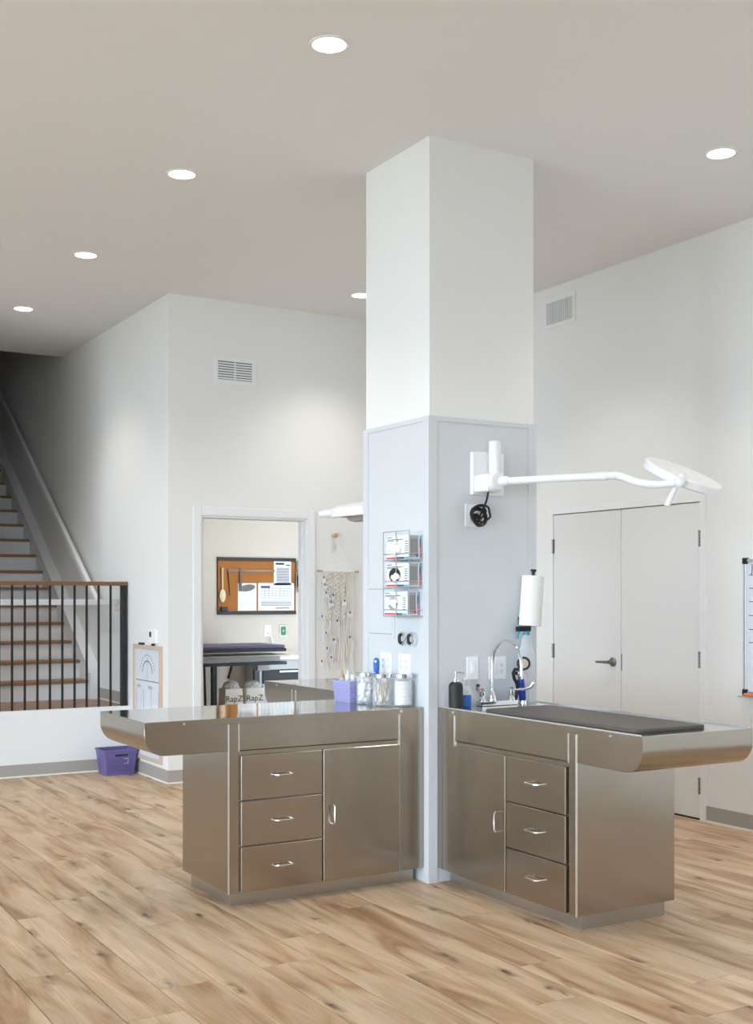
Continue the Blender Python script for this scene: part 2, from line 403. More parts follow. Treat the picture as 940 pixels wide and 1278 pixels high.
def baseboard(name, p, q, nrm):
    """taupe base strip from p to q standing off the wall along nrm, thin white strip at the floor"""
    p = Vector(p); q = Vector(q); n = Vector(nrm)
    def bar(b, z0, z1, t):
        c = [p, q, q+n*t, p+n*t]; xs = [a.x for a in c]; yy = [a.y for a in c]
        return b.box((min(xs), min(yy), p.z+z0), (max(xs), max(yy), p.z+z1))
    o = struct(bar(B(), .012, .105, .009).done(name, 'base'))
    bar(B(), 0, .012, .012).done('bead', 'trim', o); return o
baseboard('baseboard_landing_wall', (XL, YP, 0), (XS, YP, 0), (0, -1, 0))
baseboard('baseboard_left', (XS, YB, 0), (XS, YP, 0), (-1, 0, 0))
baseboard('baseboard_back_left', (XS-.009, YB, 0), (D0-.07, YB, 0), (0, -1, 0))
baseboard('baseboard_back', (D1+.07, YB, 0), (XR, YB, 0), (0, -1, 0))
baseboard('baseboard_right', (XR, YF, 0), (XR, R0-.002, 0), (-1, 0, 0))
baseboard('baseboard_right_far', (XR, R1+.002, 0), (XR, YB, 0), (-1, 0, 0))
baseboard('baseboard_stair', (XS, YP+.1, LZ), (XS, 10.83, LZ), (-1, 0, 0))

# door casing of the back room and its jambs
c = B(); cw = .068
c.box((D0-cw, YB-.016, 0), (D0, YB, DH+cw)); c.box((D1, YB-.016, 0), (D1+cw, YB, DH+cw)); c.box((D0, YB-.016, DH), (D1, YB, DH+cw))
struct(c.done('trim_1', 'trim', bevel=.003))
c = B(); c.box((D0, YB-.002, 0), (D0+.018, YB+T+.01, DH)); c.box((D1-.018, YB-.002, 0), (D1, YB+T+.01, DH)); c.box((D0+.018, YB-.002, DH-.018), (D1-.018, YB+T+.01, DH))
c.box((D0+.018, YB+.05, 0), (D0+.03, YB+.085, DH-.018)); c.box((D1-.03, YB+.05, 0), (D1-.018, YB+.085, DH-.018))
struct(c.done('trim_2', 'trim'))

# double door in the right wall
c = B(); c.box((XR-.012, R0, 0), (XR+T, R0+.055, RH)); c.box((XR-.012, R1-.055, 0), (XR+T, R1, RH)); c.box((XR-.012, R0+.055, RH-.045), (XR+T, R1-.055, RH))
struct(c.done('trim_3', 'trim', bevel=.002))
mid = 6.523
d1 = box('door_1', (XR-.004, mid+.002, .012), (XR+.04, R1-.058, RH-.05), 'door', bevel=.002); struct(d1, 'white flush door leaf with lever handle, nearer the column')
d2 = box('door_2', (XR-.004, R0+.058, .012), (XR+.04, mid-.002, RH-.05), 'door', bevel=.002); struct(d2, 'white flush door leaf nearest the whiteboard')
for d, y in ((d1, R1-.056), (d2, R0+.056)):
    for z in (.229, 1.067, 1.875):
        h = B()
        for i in range(5): h.cyl((XR-.012, y, z-.055+i*.022+.001), (XR-.012, y, z-.055+i*.022+.021), .0085, seg=10)
        h.box((XR-.008, y-.012, z-.055), (XR-.003, y+.012, z+.055)); h.done('hinge', 'hinge', d)
hb = B().lathe([(.034, 0), (.034, .008), (.028, .016), (.014, .02), (.012, .05)], (XR-.004, mid+.085, 1.012), (-1, 0, 0), 24).done('lever_rose', 'hinge', d1, smooth=True)
B().tube([(XR-.054, mid+.085, 1.012), (XR-.058, mid+.11, 1.012), (XR-.058, mid+.15, 1.011), (XR-.058, mid+.21, 1.009)], [.011, .011, .009, .008], 10).done('lever', 'hinge', d1, smooth=True)
struct(box('door_light_block', (XR+.045, R0, 0), (XR+T, R1, RH), 'dark'))  # unseen panel added so outside light does not show round the doors
box('latch_plate', (XR-.006, mid-.008, .955), (XR-.003, mid+.001, 1.075), 'hinge', d2)
box('door_gap_block', (XR-.003, R0+.058, -.002), (XR+.044, R1-.058, .0115), 'inkd', d2)  # added dark strip: blocks light and paints the gap under the doors

# ------------------------------------------------------------------ column with its cladding
KX0, KX1, KY0, KY1, KZ = 3.41, 4.09, 5.22, 5.875, 2.42
col = struct(box('column', (KX0, KY0, 0), (KX1, KY1, ZC), 'wall'), 'square white column with a clad lower half')
t = .008
box('panel', (KX0-t, KY0, 0), (KX0, KY1, KZ), 'panel', col)
box('panel', (KX0, KY0-t, 0), (KX1, KY0, KZ), 'panel', col)
box('panel', (KX1, KY0, 0), (KX1+t, KY1, KZ), 'panel', col)
box('panel', (KX0, KY1, 0), (KX1, KY1+t, KZ), 'panel', col)
for x, sx in ((KX0, 1), (KX1, -1)):
    for y, sy in ((KY0, 1), (KY1, -1)):
        w = .042; a, c = t+.005, t-.001
        L_ = [(-a, -a), (w, -a), (w, -c), (-c, -c), (-c, w), (-a, w)]
        B().prism(L_, lambda p: Vector((x+sx*p[0], y+sy*p[1], 0)), lambda p: Vector((x+sx*p[0], y+sy*p[1], KZ+.012))).done('corner_trim', 'panel', col)
for lo, hi in (((KX0-t-.004, KY0+.042, KZ-.012), (KX0, KY1-.042, KZ+.012)), ((KX0+.042, KY0-t-.004, KZ-.012), (KX1-.042, KY0, KZ+.012)),
               ((KX1, KY0+.042, KZ-.012), (KX1+t+.004, KY1-.042, KZ+.012)), ((KX0+.042, KY1, KZ-.012), (KX1-.042, KY1+t+.004, KZ+.012))):
    box('top_trim', lo, hi, 'panel', col)
PXF, PYF = KX0-t, KY0-t                                # panel surfaces: x of the left one, y of the right one
hb = B()                                              # access hatch: flange with a door set back from a gap
y0, y1, z0, z1 = 5.55, 5.858, 1.262, 1.555
for lo, hi in (((PXF-.004, y0, z0), (PXF, y0+.022, z1)), ((PXF-.004, y1-.022, z0), (PXF, y1, z1)), ((PXF-.004, y0+.022, z0), (PXF, y1-.022, z0+.022)), ((PXF-.004, y0+.022, z1-.022), (PXF, y1-.022, z1))): hb.box(lo, hi)
hf = hb.done('hatch_frame', 'panel', col)
box('hatch_gap_shade', (PXF-.001, y0+.022, z0+.022), (PXF, y1-.022, z1-.022), 'dark', hf)  # thin grey sheet painted as the shade in the gap
box('hatch_door', (PXF-.003, y0+.0245, z0+.0245), (PXF, y1-.0245, z1-.0245), 'panel', hf)

# ------------------------------------------------------------------ ceiling downlights and wall vents
DL = [(2.471, 4.577, 'ceiling downlight nearest the camera, above the long steel counter'), (2.512, 6.415, 'round ceiling downlight second from the camera in the left row'),
      (2.529, 8.286, 'round ceiling downlight third from the camera, before the stair opening'), (2.554, 10.106, 'small far ceiling downlight above the stair landing'),
      (4.88, 6.45, 'ceiling downlight directly behind the top of the column'), (4.92, 2.80, 'unseen ceiling downlight added nearest the camera in the right row'),  # second entry is out of view, added to brighten the right floor
      (4.76, 8.281, 'ceiling downlight half hidden by the column, beside the back wall'), (4.905, 4.626, 'ceiling downlight on the right, above the double doors')]
for x, y, lab in DL:
    d = thing('downlight', lab, 'ceiling light', (x, y, ZC-.006), 'round ceiling downlights')
    B().lathe([(.074, .006), (.074, .001), (.076, 0), (.086, .001), (.088, .006)], (x, y, ZC-.006), seg=36).done('trim_ring', 'ceil', d, smooth=True)
    B().lathe([(.002, .0035), (.05, .0035), (.074, .0025), (.074, .0058)], (x, y, ZC-.006), seg=36).done('lens', 'lens', d)
    l = bpy.data.lights.new('downlight_lamp', 'SPOT'); l.energy = LAMP_W; l.color = (1, .94, .87); l.spot_size = math.radians(110); l.spot_blend = .9; l.shadow_soft_size = .07
    o = bpy.data.objects.new('downlight_lamp', l); COL.objects.link(o); o.parent = d; o.location = (0, 0, -.03)

v = thing('wall_vent', 'white wall vent with horizontal louvres above the doorway', 'vent', (3.985, YB, 3.23), 'wall vents')
b = B(); x0, x1, z0, z1 = 3.80, 4.175, 3.215, 3.435; w = .035
for lo, hi in (((x0, YB-.008, z0), (x0+w, YB, z1)), ((x1-w, YB-.008, z0), (x1, YB, z1)), ((x0+w, YB-.008, z0), (x1-w, YB, z0+w)), ((x0+w, YB-.008, z1-w), (x1-w, YB, z1)), ((3.983, YB-.006, z0+w), (3.993, YB, z1-w))): b.box(lo, hi)
b.done('frame', 'trim', v)
box('shade_plate', (x0+w, YB-.001, z0+w), (x1-w, YB, z1-w), 'dark', v)  # grey plate paints the shade behind the louvres
for i in range(7):
    z = z0+w+.008+i*.0205
    B().box((x0+w, YB-.008, z), (x1-w, YB-.001, z+.0115), lambda p, z=z: Vector((p.x, p.y, p.z-(p.y-YB+.001)*-.4))).done('slat', 'trim', v)
v = thing('wall_vent', 'white wall vent with vertical louvres high above the double doors', 'vent', (XR, 7.215, 3.58), 'wall vents')
b = B(); y0, y1, z0, z1 = 7.03, 7.40, 3.57, 3.80; w = .03
for lo, hi in (((XR-.008, y0, z0), (XR, y0+w, z1)), ((XR-.008, y1-w, z0), (XR, y1, z1)), ((XR-.008, y0+w, z0), (XR, y1-w, z0+w)), ((XR-.008, y0+w, z1-w), (XR, y1-w, z1))): b.box(lo, hi)
b.done('frame', 'trim', v)
box('shade_plate', (XR-.001, y0+w, z0+w), (XR, y1-w, z1-w), 'dark', v)  # shade between the upright slats, painted as a grey plate
for i in range(14):
    y = y0+w+.006+i*.0218
    box('slat', (XR-.008, y, z0+w), (XR-.001, y+.011, z1-w), 'trim', v)

# ------------------------------------------------------------------ the steel cabinets
def cabinet(name, label, to, base):
    """to(u, v, z): u runs out from the column, v back from the front face"""
    c = thing(name, label, 'cabinet', base, 'stainless steel exam cabinets')
    P = lambda p: Vector(to(p.x, p.y, p.z))
    def bx(nm, u, v_, z, m, parent=c, bevel=0, bseg=2): return B().box((u[0], v_[0], z[0]), (u[1], v_[1], z[1]), P).done(nm, m, parent, bevel, bseg)
    BE, BD, TOPZ, LIPZ, CE, CD = 1.105, .59, .912, .755, 1.523, .65
    bx('body', (.012, BE), (.004, BD), (.075, .752), 'steel')
    bx('toe_kick', (.03, BE-.035), (.06, BD-.03), (.0, .075), 'toe')
    # worktop: a shell with a rolled end, flush with the front
    prof = [(.004, TOPZ), (CE, TOPZ), (CE, TOPZ-.055)]
    prof += [(CE-.1+.1*math.cos(a), TOPZ-.057-.1+.1+-.1*math.sin(a)) for a in [PI/2*i/10 for i in range(1, 11)]]
    prof += [(.004, LIPZ)]
    prof[-2] = (CE-.1, LIPZ)
    wt = B().prism(prof, lambda p: Vector(to(p[0], 0, p[1])), lambda p: Vector(to(p[0], CD, p[1]))).done('worktop', 'steel', c, .002, 1, smooth=True)
    bx('top_sheet', (.004, CE-.004), (.004, CD-.004), (TOPZ, TOPZ+.0015), 'steel_top', wt)
    bx('top_edge', (.004, CE+.0015), (-.0015, 0), (TOPZ-.028, TOPZ), 'steel', wt, .0006, 1)
    # front: filler, door, three drawers, corner post; added strips paint their edge glints
    bx('filler_panel', (.004, .150), (-.002, .004), (.078, .905), 'steel', c, .001, 1)
    bx('glint_strip', (.150, .1545), (-.004, .004), (.078, TOPZ-.03), 'steel_edge')
    bx('glint_strip', (.040, .0435), (-.004, .004), (.078, TOPZ-.03), 'steel')
    dr = bx('door', (.158, .602), (-.016, .002), (.078, .732), 'steel', c, .002, 1)
    zs = [.078, .297, .516, .735]
    H = lambda pts: [to(*q) for q in pts]
    def handle(u, v_, z, vert, parent):
        h, n = .048, .03
        if vert: pts = [(u, -.016, z-h), (u, -.016-n*.7, z-h), (u, -.016-n, z-h+.012), (u, -.016-n, z+h-.012), (u, -.016-n*.7, z+h), (u, -.016, z+h)]
        else: pts = [(u-h, -.016, z), (u-h, -.016-n*.7, z), (u-h+.012, -.016-n, z), (u+h-.012, -.016-n, z), (u+h, -.016-n*.7, z), (u+h, -.016, z)]
        B().tube(H(pts), .0042, 8).done('handle', 'chrome', parent, smooth=True)
    handle(.555, 0, .41, True, dr)
    for i in range(3):
        w = bx('drawer', (.609, 1.047), (-.016, .002), (zs[i]+.002, zs[i+1]-.004), 'steel', c, .002, 1)
        handle(.828, 0, (zs[i]+zs[i+1])/2+.005, False, w)
    bx('corner_post', (1.055, BE), (-.002, .006), (.075, TOPZ-.032), 'steel', c, .001, 1)
    bx('glint_strip', (1.0505, 1.055), (-.004, .004), (.75, TOPZ-.03), 'steel_edge')
    bx('glint_strip', (BE-.002, BE+.003), (-.004, .004), (.075, TOPZ-.03), 'steel_edge')
    for u in (.14, 1.33):
        q0, q1 = Vector(to(u, -.001, TOPZ-.014)), Vector(to(u, -.005, TOPZ-.014))
        B().cyl(q0, q1, .005, seg=10).done('rivet', 'steel_edge', wt)
    return c
CZ = .9135
cabinet('exam_cabinet', 'stainless steel cabinet on the left carrying the glass jars, drawers facing the camera', lambda u, v, z: (PXF-.003-u, 5.255+v, z), (2.85, 5.55, 0))
cabR = cabinet('exam_cabinet', 'stainless steel cabinet on the right with sink taps and a dark mat on top', lambda u, v, z: (3.456+v, PYF-.003-u, z), (3.75, 4.66, 0))
cabinet('exam_cabinet', 'stainless steel cabinet behind the column, only its far end showing', lambda u, v, z: (3.50+v, KY1+t+.003+u, z), (3.8, 6.44, 0))

# dark mat lying on the right table
b = B(); r = .05; x0, x1, y0, y1 = 3.515, 3.945, 3.79, 4.90
poly = []
for cx, cy, a0 in ((x1-r, y1-r, 0), (x0+r, y1-r, PI/2), (x0+r, y0+r, PI), (x1-r, y0+r, 1.5*PI)):
    for i in range(7): a = a0+PI/2*i/6; poly.append((cx+r*math.cos(a), cy+r*math.sin(a)))
mt = thing('table_mat', 'dark grey rectangular mat with rounded corners on the right steel table', 'mat', (3.73, 4.35, CZ))
B().prism(poly, lambda p: Vector((p[0], p[1], CZ)), lambda p: Vector((p[0], p[1], CZ+.014))).done('mat_body', 'rubber', mt, .003, 2)
inner = [(3.73+(p[0]-3.73)*.95, 4.345+(p[1]-4.345)*.98) for p in poly]
B().prism(inner, lambda p: Vector((p[0], p[1], CZ+.0141)), lambda p: Vector((p[0], p[1], CZ+.0155))).done('mat_surface', 'rubber', mt)
b = B()
for p0, p1 in (((3.4590, 3.70, CZ), (3.4640, 5.195, CZ+.006)), ((4.094, 3.70, CZ), (4.100, 5.195, CZ+.006))): b.box(p0, p1)
b.done('raised_rim', 'steel_edge', cabR)

# ------------------------------------------------------------------ swing-arm exam lamps
def lamp(label, n, side, base, joint, arm, head, nrm, near, grip, cord=True, R=.205, rim=.034, dome=.010, cap=None):
    """n: wall normal, side: along the wall; base: plate centre on the wall; arm: points; head: disc centre; nrm: disc axis; near: towards the yoke"""
    n = Vector(n); side = Vector(side); base = Vector(base); joint = Vector(joint); Zv = Vector((0, 0, 1))
    L = thing('exam_lamp', label, 'lamp', base, 'white swing-arm exam lamps')
    fr = lambda p: base+side*p.x+n*p.y+Zv*p.z
    B().box((-.105, .001, -.115), (.105, .028, .115), fr).done('wall_plate', 'whitep', L, .008, 3)
    jl = joint-base; js, jn, jz = jl.dot(side), jl.dot(n), jl.z
    B().box((js-.05, .028, jz-.052), (js+.05, jn, jz+.042), fr).done('mount_block', 'whitep', L, .014, 3)
    B().cyl(joint+n*-.03, joint+n*.035, .045, seg=28).done('pivot', 'whitep', L, .004, 2, smooth=True)
    B().lathe([(.028, .0), (.030, .002), (.030, .095), (.0308, .096), (.0308, .165), (.029, .17)], joint+n*.0+Zv*.04, seg=28).done('spring_housing', 'whitep', L, smooth=True)
    arm = [Vector(a) for a in arm]
    d = (arm[1]-arm[0]).normalized()
    B().cyl(joint, joint+d*.075, .026, .0245, 20).done('arm_socket', 'whitep', L, smooth=True)
    def smoothpath(p, k=8):
        out = []
        for i in range(len(p)-1):
            a, b_, c_, e = p[max(i-1, 0)], p[i], p[i+1], p[min(i+2, len(p)-1)]
            for j in range(k):
                s = j/k
                out.append(.5*((2*b_)+(c_-a)*s+(2*a-5*b_+4*c_-e)*s*s+(3*b_-a-3*c_+e)*s**3))
        return out+[p[-1]]
    pth = smoothpath([joint+d*.06]+arm[1:])
    B().tube(pth, .0195, 14).done('arm', 'whitep', L, smooth=True)
    B().tube([arm[1]-d*.03, arm[1]+d*.03], .0225, 16).done('arm_collar', 'whitep', L, smooth=True)
    nrm = Vector(nrm).normalized(); head = Vector(head); h0, h1 = -.018, rim-.018
    hd = B().lathe([(R*.8, h0-.004), (R-.012, h0-.006), (R, h0), (R, h1), (R-.006, h1+.006), (R*.8, h1+.006+dome*.5), (R*.4, h1+.006+dome*.9), (.002, h1+.006+dome)], head, nrm, 48).done('lamp_head', 'whitep', L, smooth=True)
    B().lathe([(.002, -.026), (.168, -.026), (.168, -.020), (.002, -.020)], head, nrm, 40).done('light_panel', 'grey', hd)
    if cap:
        cp = Vector(cap).normalized()
        B().tube([head+cp*(R-.02)+nrm*(h0+h1)*.5, head+cp*(R+.02)+nrm*(h0+h1)*.5, head+cp*(R+.075)+nrm*(h0+h1)*.5], [rim*.52, rim*.5, rim*.36], 14).done('end_cap', 'whitep', L, .006, 2, smooth=True)
        B().lathe([(.08, -.062), (.12, -.05), (.14, -.022), (.002, -.022)], head, nrm, 32).done('light_module', 'grey', hd, smooth=True)
    end = arm[-1]
    B().ball(end, .03, 16, 10).done('yoke', 'whitep', L, smooth=True)
    B().tube([end, end+nrm*.03, end+(head-end).normalized()*.03+nrm*.038], [.018, .018, .012], 12).done('yoke_fork', 'whitep', L, smooth=True)
    g0, g1 = Vector(grip[0]), Vector(grip[1])
    B().tube([g0, g0.lerp(g1, .5), g1], [.012, .014, .016], 14).done('grip', 'whitep', L, .003, 2, smooth=True)
    if cord:
        x = joint.x
        c = [Vector((x-.02, joint.y+.03, joint.z-.05)), Vector((x-.018, joint.y+.05, joint.z-.10)), Vector((x-.012, 5.165, joint.z-.16)), Vector((x-.03, 5.165, joint.z-.20))]
        rnd = random.Random(3)
        cc = Vector((3.688, 5.165, 1.918))
        for k in range(46):
            a = 2*PI*k/12.0+.4
            rr = .046+.015*math.sin(k*.37)+rnd.uniform(-.003, .003)
            c.append(cc+Vector((rr*math.cos(a)*1.0+.010*math.sin(k*.21), rnd.uniform(-.006, .006)-.012*math.sin(k*.4), rr*math.sin(a)*.9)))
        B().tube(smoothpath(c, 3), .0056, 8).done('power_cord', 'blackp', L, smooth=True)
        B().cyl((3.675, PYF-.004, 1.915), (3.675, PYF-.042, 1.915), .016, seg=14).done('plug', 'blackp', L)
    return L
J1 = Vector((4.258, 4.282, 2.052))
n1 = Vector((.115, -.422, .875)).normalized()
c1 = Vector((-.70, -.70, -.10)).normalized(); t1 = (c1-n1*c1.dot(n1)).normalized()
lamp('white swing-arm exam lamp over the right table with a coiled black cord', (0, -1, 0), (1, 0, 0), (3.762, PYF, 2.143), (3.712, 5.06, 2.09),
     [(3.712, 5.06, 2.09), (4.04, 4.61, 2.096), (4.10, 4.545, 2.094), (4.15, 4.47, 2.060), (4.20, 4.385, 2.044), tuple(J1)], J1-t1*.215, n1, t1,
     (J1+Vector((-.01, .02, -.03)), J1+Vector((-.045, .045, -.118))))
hc = Vector((3.87, 6.66, 2.035)); n2 = Vector((-.10, .0, 1)).normalized()
lamp('white swing-arm exam lamp half hidden behind the column, beside the macrame', (0, 1, 0), (-1, 0, 0), (3.62, KY1+t, 2.16), (3.62, KY1+.16, 2.13),
     [(3.62, KY1+.16, 2.13), (3.72, 6.22, 2.12), (3.76, 6.28, 2.09), (3.79, 6.33, 2.04), (3.82, 6.38, 2.02), (3.84, 6.41, 2.02)], hc, n2, (0, -1, 0),
     (hc+Vector((-.01, -.08, -.05)), hc+Vector((.01, -.09, -.155))), cord=False, R=.235, rim=.05, dome=.028, cap=(-.86, .51, -.08))

# ------------------------------------------------------------------ things on the right column face
def plate(label, cat, name, face, a0, a1, z0, z1, slots):
    """wall plate on the column: face 'x' (left panel) or 'y' (right panel)"""
    if face == 'x': mp = lambda p: Vector((PXF-p.y, p.x, p.z)); base = (PXF, (a0+a1)/2, z0)
    elif face == 'y': mp = lambda p: Vector((p.x, PYF-p.y, p.z)); base = ((a0+a1)/2, PYF, z0)
    else: mp = lambda p: Vector((p.x, face-p.y, p.z)); base = ((a0+a1)/2, face, z0)
    o = thing(name, label, cat, base)
    B().box((a0, 0, z0), (a1, .007, z1), mp).done('cover_plate', 'plast', o, .002, 2)
    for kind, ac in slots:
        zc = (z0+z1)/2
        if kind == 'rocker':
            r = B().box((ac-.017, .007, zc-.034), (ac+.017, .0095, zc+.034), mp).done('switch_frame', 'plast', o, .001, 1)
            B().box((ac-.011, .0095, zc-.024), (ac+.011, .013, zc+.024), mp).done('rocker', 'plast', r, .001, 1)
        else:
            B().box((ac-.017, .007, zc-.034), (ac+.017, .0095, zc+.034), mp).done('socket_face', 'plast', o, .003, 2)
            for dz in (-.017, .017):
                s = B()
                for dx in (-.006, .006): s.box((ac+dx-.0011, .0095, zc+dz-.004), (ac+dx+.0011, .0100, zc+dz+.005), mp)
                s.box((ac-.0022, .0095, zc+dz-.0115), (ac+.0022, .0100, zc+dz-.0075), mp)
                s.done('socket_slots', 'inkd', o)
    return o
plate('white light switch beside the soap dispenser', 'switch', 'light_switch', 'y', 3.637, 3.711, 1.05, 1.17, [('rocker', 3.674)])
plate('white double gang outlet behind the gooseneck tap', 'outlet', 'power_outlet', 'y', 3.782, 3.894, 1.047, 1.168, [('rocker', 3.812), ('socket', 3.862)])
plate('white outlet under the exam lamp, behind the coiled cord', 'outlet', 'power_outlet', 'y', 3.628, 3.705, 1.862, 1.98, [('socket', 3.666)])
plate('white outlet behind the jars, farther from the column corner', 'outlet', 'power_outlet', 'x', 5.575, 5.695, 1.072, 1.182, [('socket', 5.608), ('socket', 5.662)])
plate('white outlet behind the jars, nearer the column corner', 'outlet', 'power_outlet', 'x', 5.385, 5.505, 1.075, 1.185, [('socket', 5.418), ('socket', 5.472)])

# gooseneck tap
f = thing('gooseneck_tap', 'chrome gooseneck tap with two wrist-blade levers on the right table', 'tap', (3.78, 5.14, CZ))
B().box((3.668, 5.115, CZ), (3.905, 5.168, CZ+.026)).done('base_bar', 'chrome', f, .004, 2)
B().lathe([(.024, 0), (.024, .01), (.018, .03), (.0155, .045), (.0125, .05)], (3.755, 5.142, CZ+.026), seg=22).done('neck_collar', 'chrome', f, smooth=True)
ry = .125
pts = [(3.755, 5.142, CZ+.06), (3.755, 5.142, 1.0), (3.755, 5.142, 1.10)]
pts += [(3.757, 5.142-ry+ry*math.cos(a), 1.135+ry*math.sin(a)) for a in [PI*.97*i/16 for i in range(17)]]
pts += [(3.757, 4.892, 1.098)]
B().tube(pts, .0085, 14).done('neck', 'chrome', f, smooth=True)
B().cyl((3.757, 4.892, 1.106), (3.757, 4.891, 1.084), .0115, seg=18).done('aerator', 'chrome', f, smooth=True)
for x, dirx, dot in ((3.690, -1, 'red'), (3.884, 1, 'blue')):
    v = B().lathe([(.021, 0), (.019, .014), (.013, .024), (.0165, .034), (.0165, .05), (.010, .06)], (x, 5.142, CZ+.026), seg=20).done('valve', 'chrome', f, smooth=True)
    lv = B().tube([(x, 5.142, CZ+.078), (x+dirx*.02, 5.125, CZ+.080), (x+dirx*.05, 5.10, CZ+.083), (x+dirx*.075, 5.075, CZ+.095), (x+dirx*.085, 5.06, CZ+.118)], [.010, .009, .009, .0105, .011], 10).done('lever', 'chrome', f, smooth=True)
    B().cyl((x, 5.142, CZ+.085), (x, 5.142, CZ+.092), .009, seg=14).done('index_cap', dot, lv)

# hand sprayer resting in its socket
s = thing('hand_sprayer', 'blue-handled hand sprayer with black hose standing right of the tap', 'sprayer', (3.957, 5.14, CZ))
B().cyl((3.957, 5.14, CZ), (3.956, 5.14, CZ+.022), .021, .018, 18).done('socket', 'chrome', s, smooth=True)
B().tube([(3.956, 5.14, CZ+.018), (3.948, 5.135, CZ+.06), (3.934, 5.127, CZ+.115), (3.929, 5.125, CZ+.137)], [.018, .020, .020, .018], 16).done('handle', 'dblue', s, .002, 2, smooth=True)
B().tube([(3.929, 5.125, CZ+.135), (3.918, 5.115, CZ+.165), (3.920, 5.10, CZ+.19)], [.016, .017, .012], 14).done('valve_body', 'chrome', s, smooth=True)
B().tube([(3.918, 5.118, CZ+.168), (3.890, 5.11, CZ+.168)], .010, 12).done('hose_nut', 'chrome', s, smooth=True)
hr = B().tube([Vector((3.905, 5.065, CZ+.222))+Vector((.030*math.cos(a)*ca, -.030*math.cos(a)*sa, .030*math.sin(a))) for a in [2*PI*i/24 for i in range(24)]], .007, 10, closed=True).done('bumper_ring', 'blackp', s, smooth=True)
B().cyl((3.901, 5.06, CZ+.222), (3.910, 5.075, CZ+.222), .025, .023, 22).done('spray_face', 'bristle', s, smooth=True)
B().tube([(3.905, 5.075, CZ+.205), (3.925, 5.095, CZ+.188)], .011, 10).done('head_neck', 'chrome', s, smooth=True)
B().tube([(3.903, 5.112, CZ+.188), (3.883, 5.112, CZ+.190), (3.873, 5.113, CZ+.172), (3.880, 5.116, CZ+.142), (3.903, 5.12, CZ+.11), (3.910, 5.125, CZ+.082), (3.906, 5.13, CZ+.045), (3.900, 5.135, CZ+.002)], .0088, 12).done('hose', 'blackp', s, smooth=True)

# soap dispenser and the little blue bottle
s = thing('soap_dispenser', 'matt black soap dispenser with a chrome pump beside the tap', 'dispenser', (3.497, 5.105, CZ))
B().lathe([(.030, 0), (.036, .006), (.037, .02), (.037, .112), (.034, .126), (.024, .136), (.012, .138)], (3.497, 5.105, CZ), seg=28).done('bottle', 'soft', s, smooth=True)
p = B().lathe([(.014, 0), (.014, .018), (.011, .022), (.0055, .024), (.0055, .045), (.008, .046), (.008, .053), (.002, .055)], (3.497, 5.105, CZ+.137), seg=18).done('pump', 'chrome', s, smooth=True)
B().tube([(3.497, 5.105, CZ+.187), (3.519, 5.092, CZ+.187), (3.535, 5.082, CZ+.180)], [.0045, .004, .003], 8).done('spout', 'chrome', p, smooth=True)
s = thing('trigger_bottle', 'small clear bottle of blue liquid behind the soap dispenser', 'bottle', (3.590, 5.150, CZ))
B().lathe([(.027, 0), (.030, .004), (.030, .062), (.0285, .064)], (3.590, 5.150, CZ), seg=22).done('blue_liquid', 'blue', s, smooth=True)
B().lathe([(.0285, .0645), (.0285, .078), (.024, .094), (.013, .108), (.012, .120)], (3.590, 5.150, CZ), seg=22).done('bottle', 'milky', s, smooth=True)
B().tube([(3.590, 5.150, CZ+.116), (3.587, 5.145, CZ+.135), (3.575, 5.135, CZ+.15)], [.013, .012, .009], 12).done('nozzle', 'milky', s, smooth=True)

# paper towel holder with its roll, spray bottle hanging below
tilt = Vector((.075, -.01, 1)).normalized(); rb = Vector((3.995, 5.128, 1.332))
h = thing('towel_holder', 'black wall holder whose post tops the paper towel roll', 'holder', (3.985, PYF, 1.36))
B().tube([rb+tilt*-.005, rb+tilt*.30], .009, 12).done('post', 'blackp', h, smooth=True)
B().lathe([(.010, 0), (.016, .004), (.016, .010), (.013, .014)], rb+tilt*.292, tilt, 18).done('finial', 'blackp', h)
B().box((3.985, 5.135, 1.3305), (3.999, PYF, 1.340)).done('bracket', 'blackp', h, .002, 1)
B().box((3.978, PYF-.003, 1.336), (4.006, PYF, 1.38)).done('bracket_arm', 'blackp', h, .002, 1)
r = thing('paper_towel_roll', 'white paper towel roll hanging slightly tilted on the column edge', 'paper roll', rb)
B().lathe([(.02, .0), (.058, .0), (.060, .002), (.060, .268), (.058, .270), (.02, .270)], rb, tilt, 40).done('paper', 'paper', r, smooth=True)
B().lathe([(.0195, .001), (.0195, .269), (.0165, .269), (.0165, .001)], rb, tilt, 24).done('core', 'kraft', r)
s = thing('spray_bottle', 'milky spray bottle with a teal and black trigger under the towel roll', 'bottle', (4.005, 5.172, 1.07))
b = B(); o = Vector((4.005, 5.172, 1.068))
prof = [(.048, 0), (.051, .006), (.051, .11), (.047, .128), (.036, .142), (.032, .16), (.030, .19), (.018, .208), (.016, .222)]
b.ring_loft([[o+Vector((r_*math.cos(a), r_*.66*math.sin(a), z)) for a in [2*PI*i/28 for i in range(28)]] for r_, z in prof])
b.done('bottle', 'milky', s, smooth=True)
B().cyl(o+Vector((0, 0, .215)), o+Vector((0, 0, .235)), .019, .018, 16).done('collar', 'tealp', s)
hd = B().box((3.945, 5.153, 1.302), (4.025, 5.190, 1.328)).done('trigger_head', 'blackp', s, .004, 2)
B().tube([(3.962, 5.172, 1.31), (3.948, 5.170, 1.285), (3.944, 5.168, 1.262)], [.008, .007, .005], 8).done('trigger', 'tealp', hd, smooth=True)

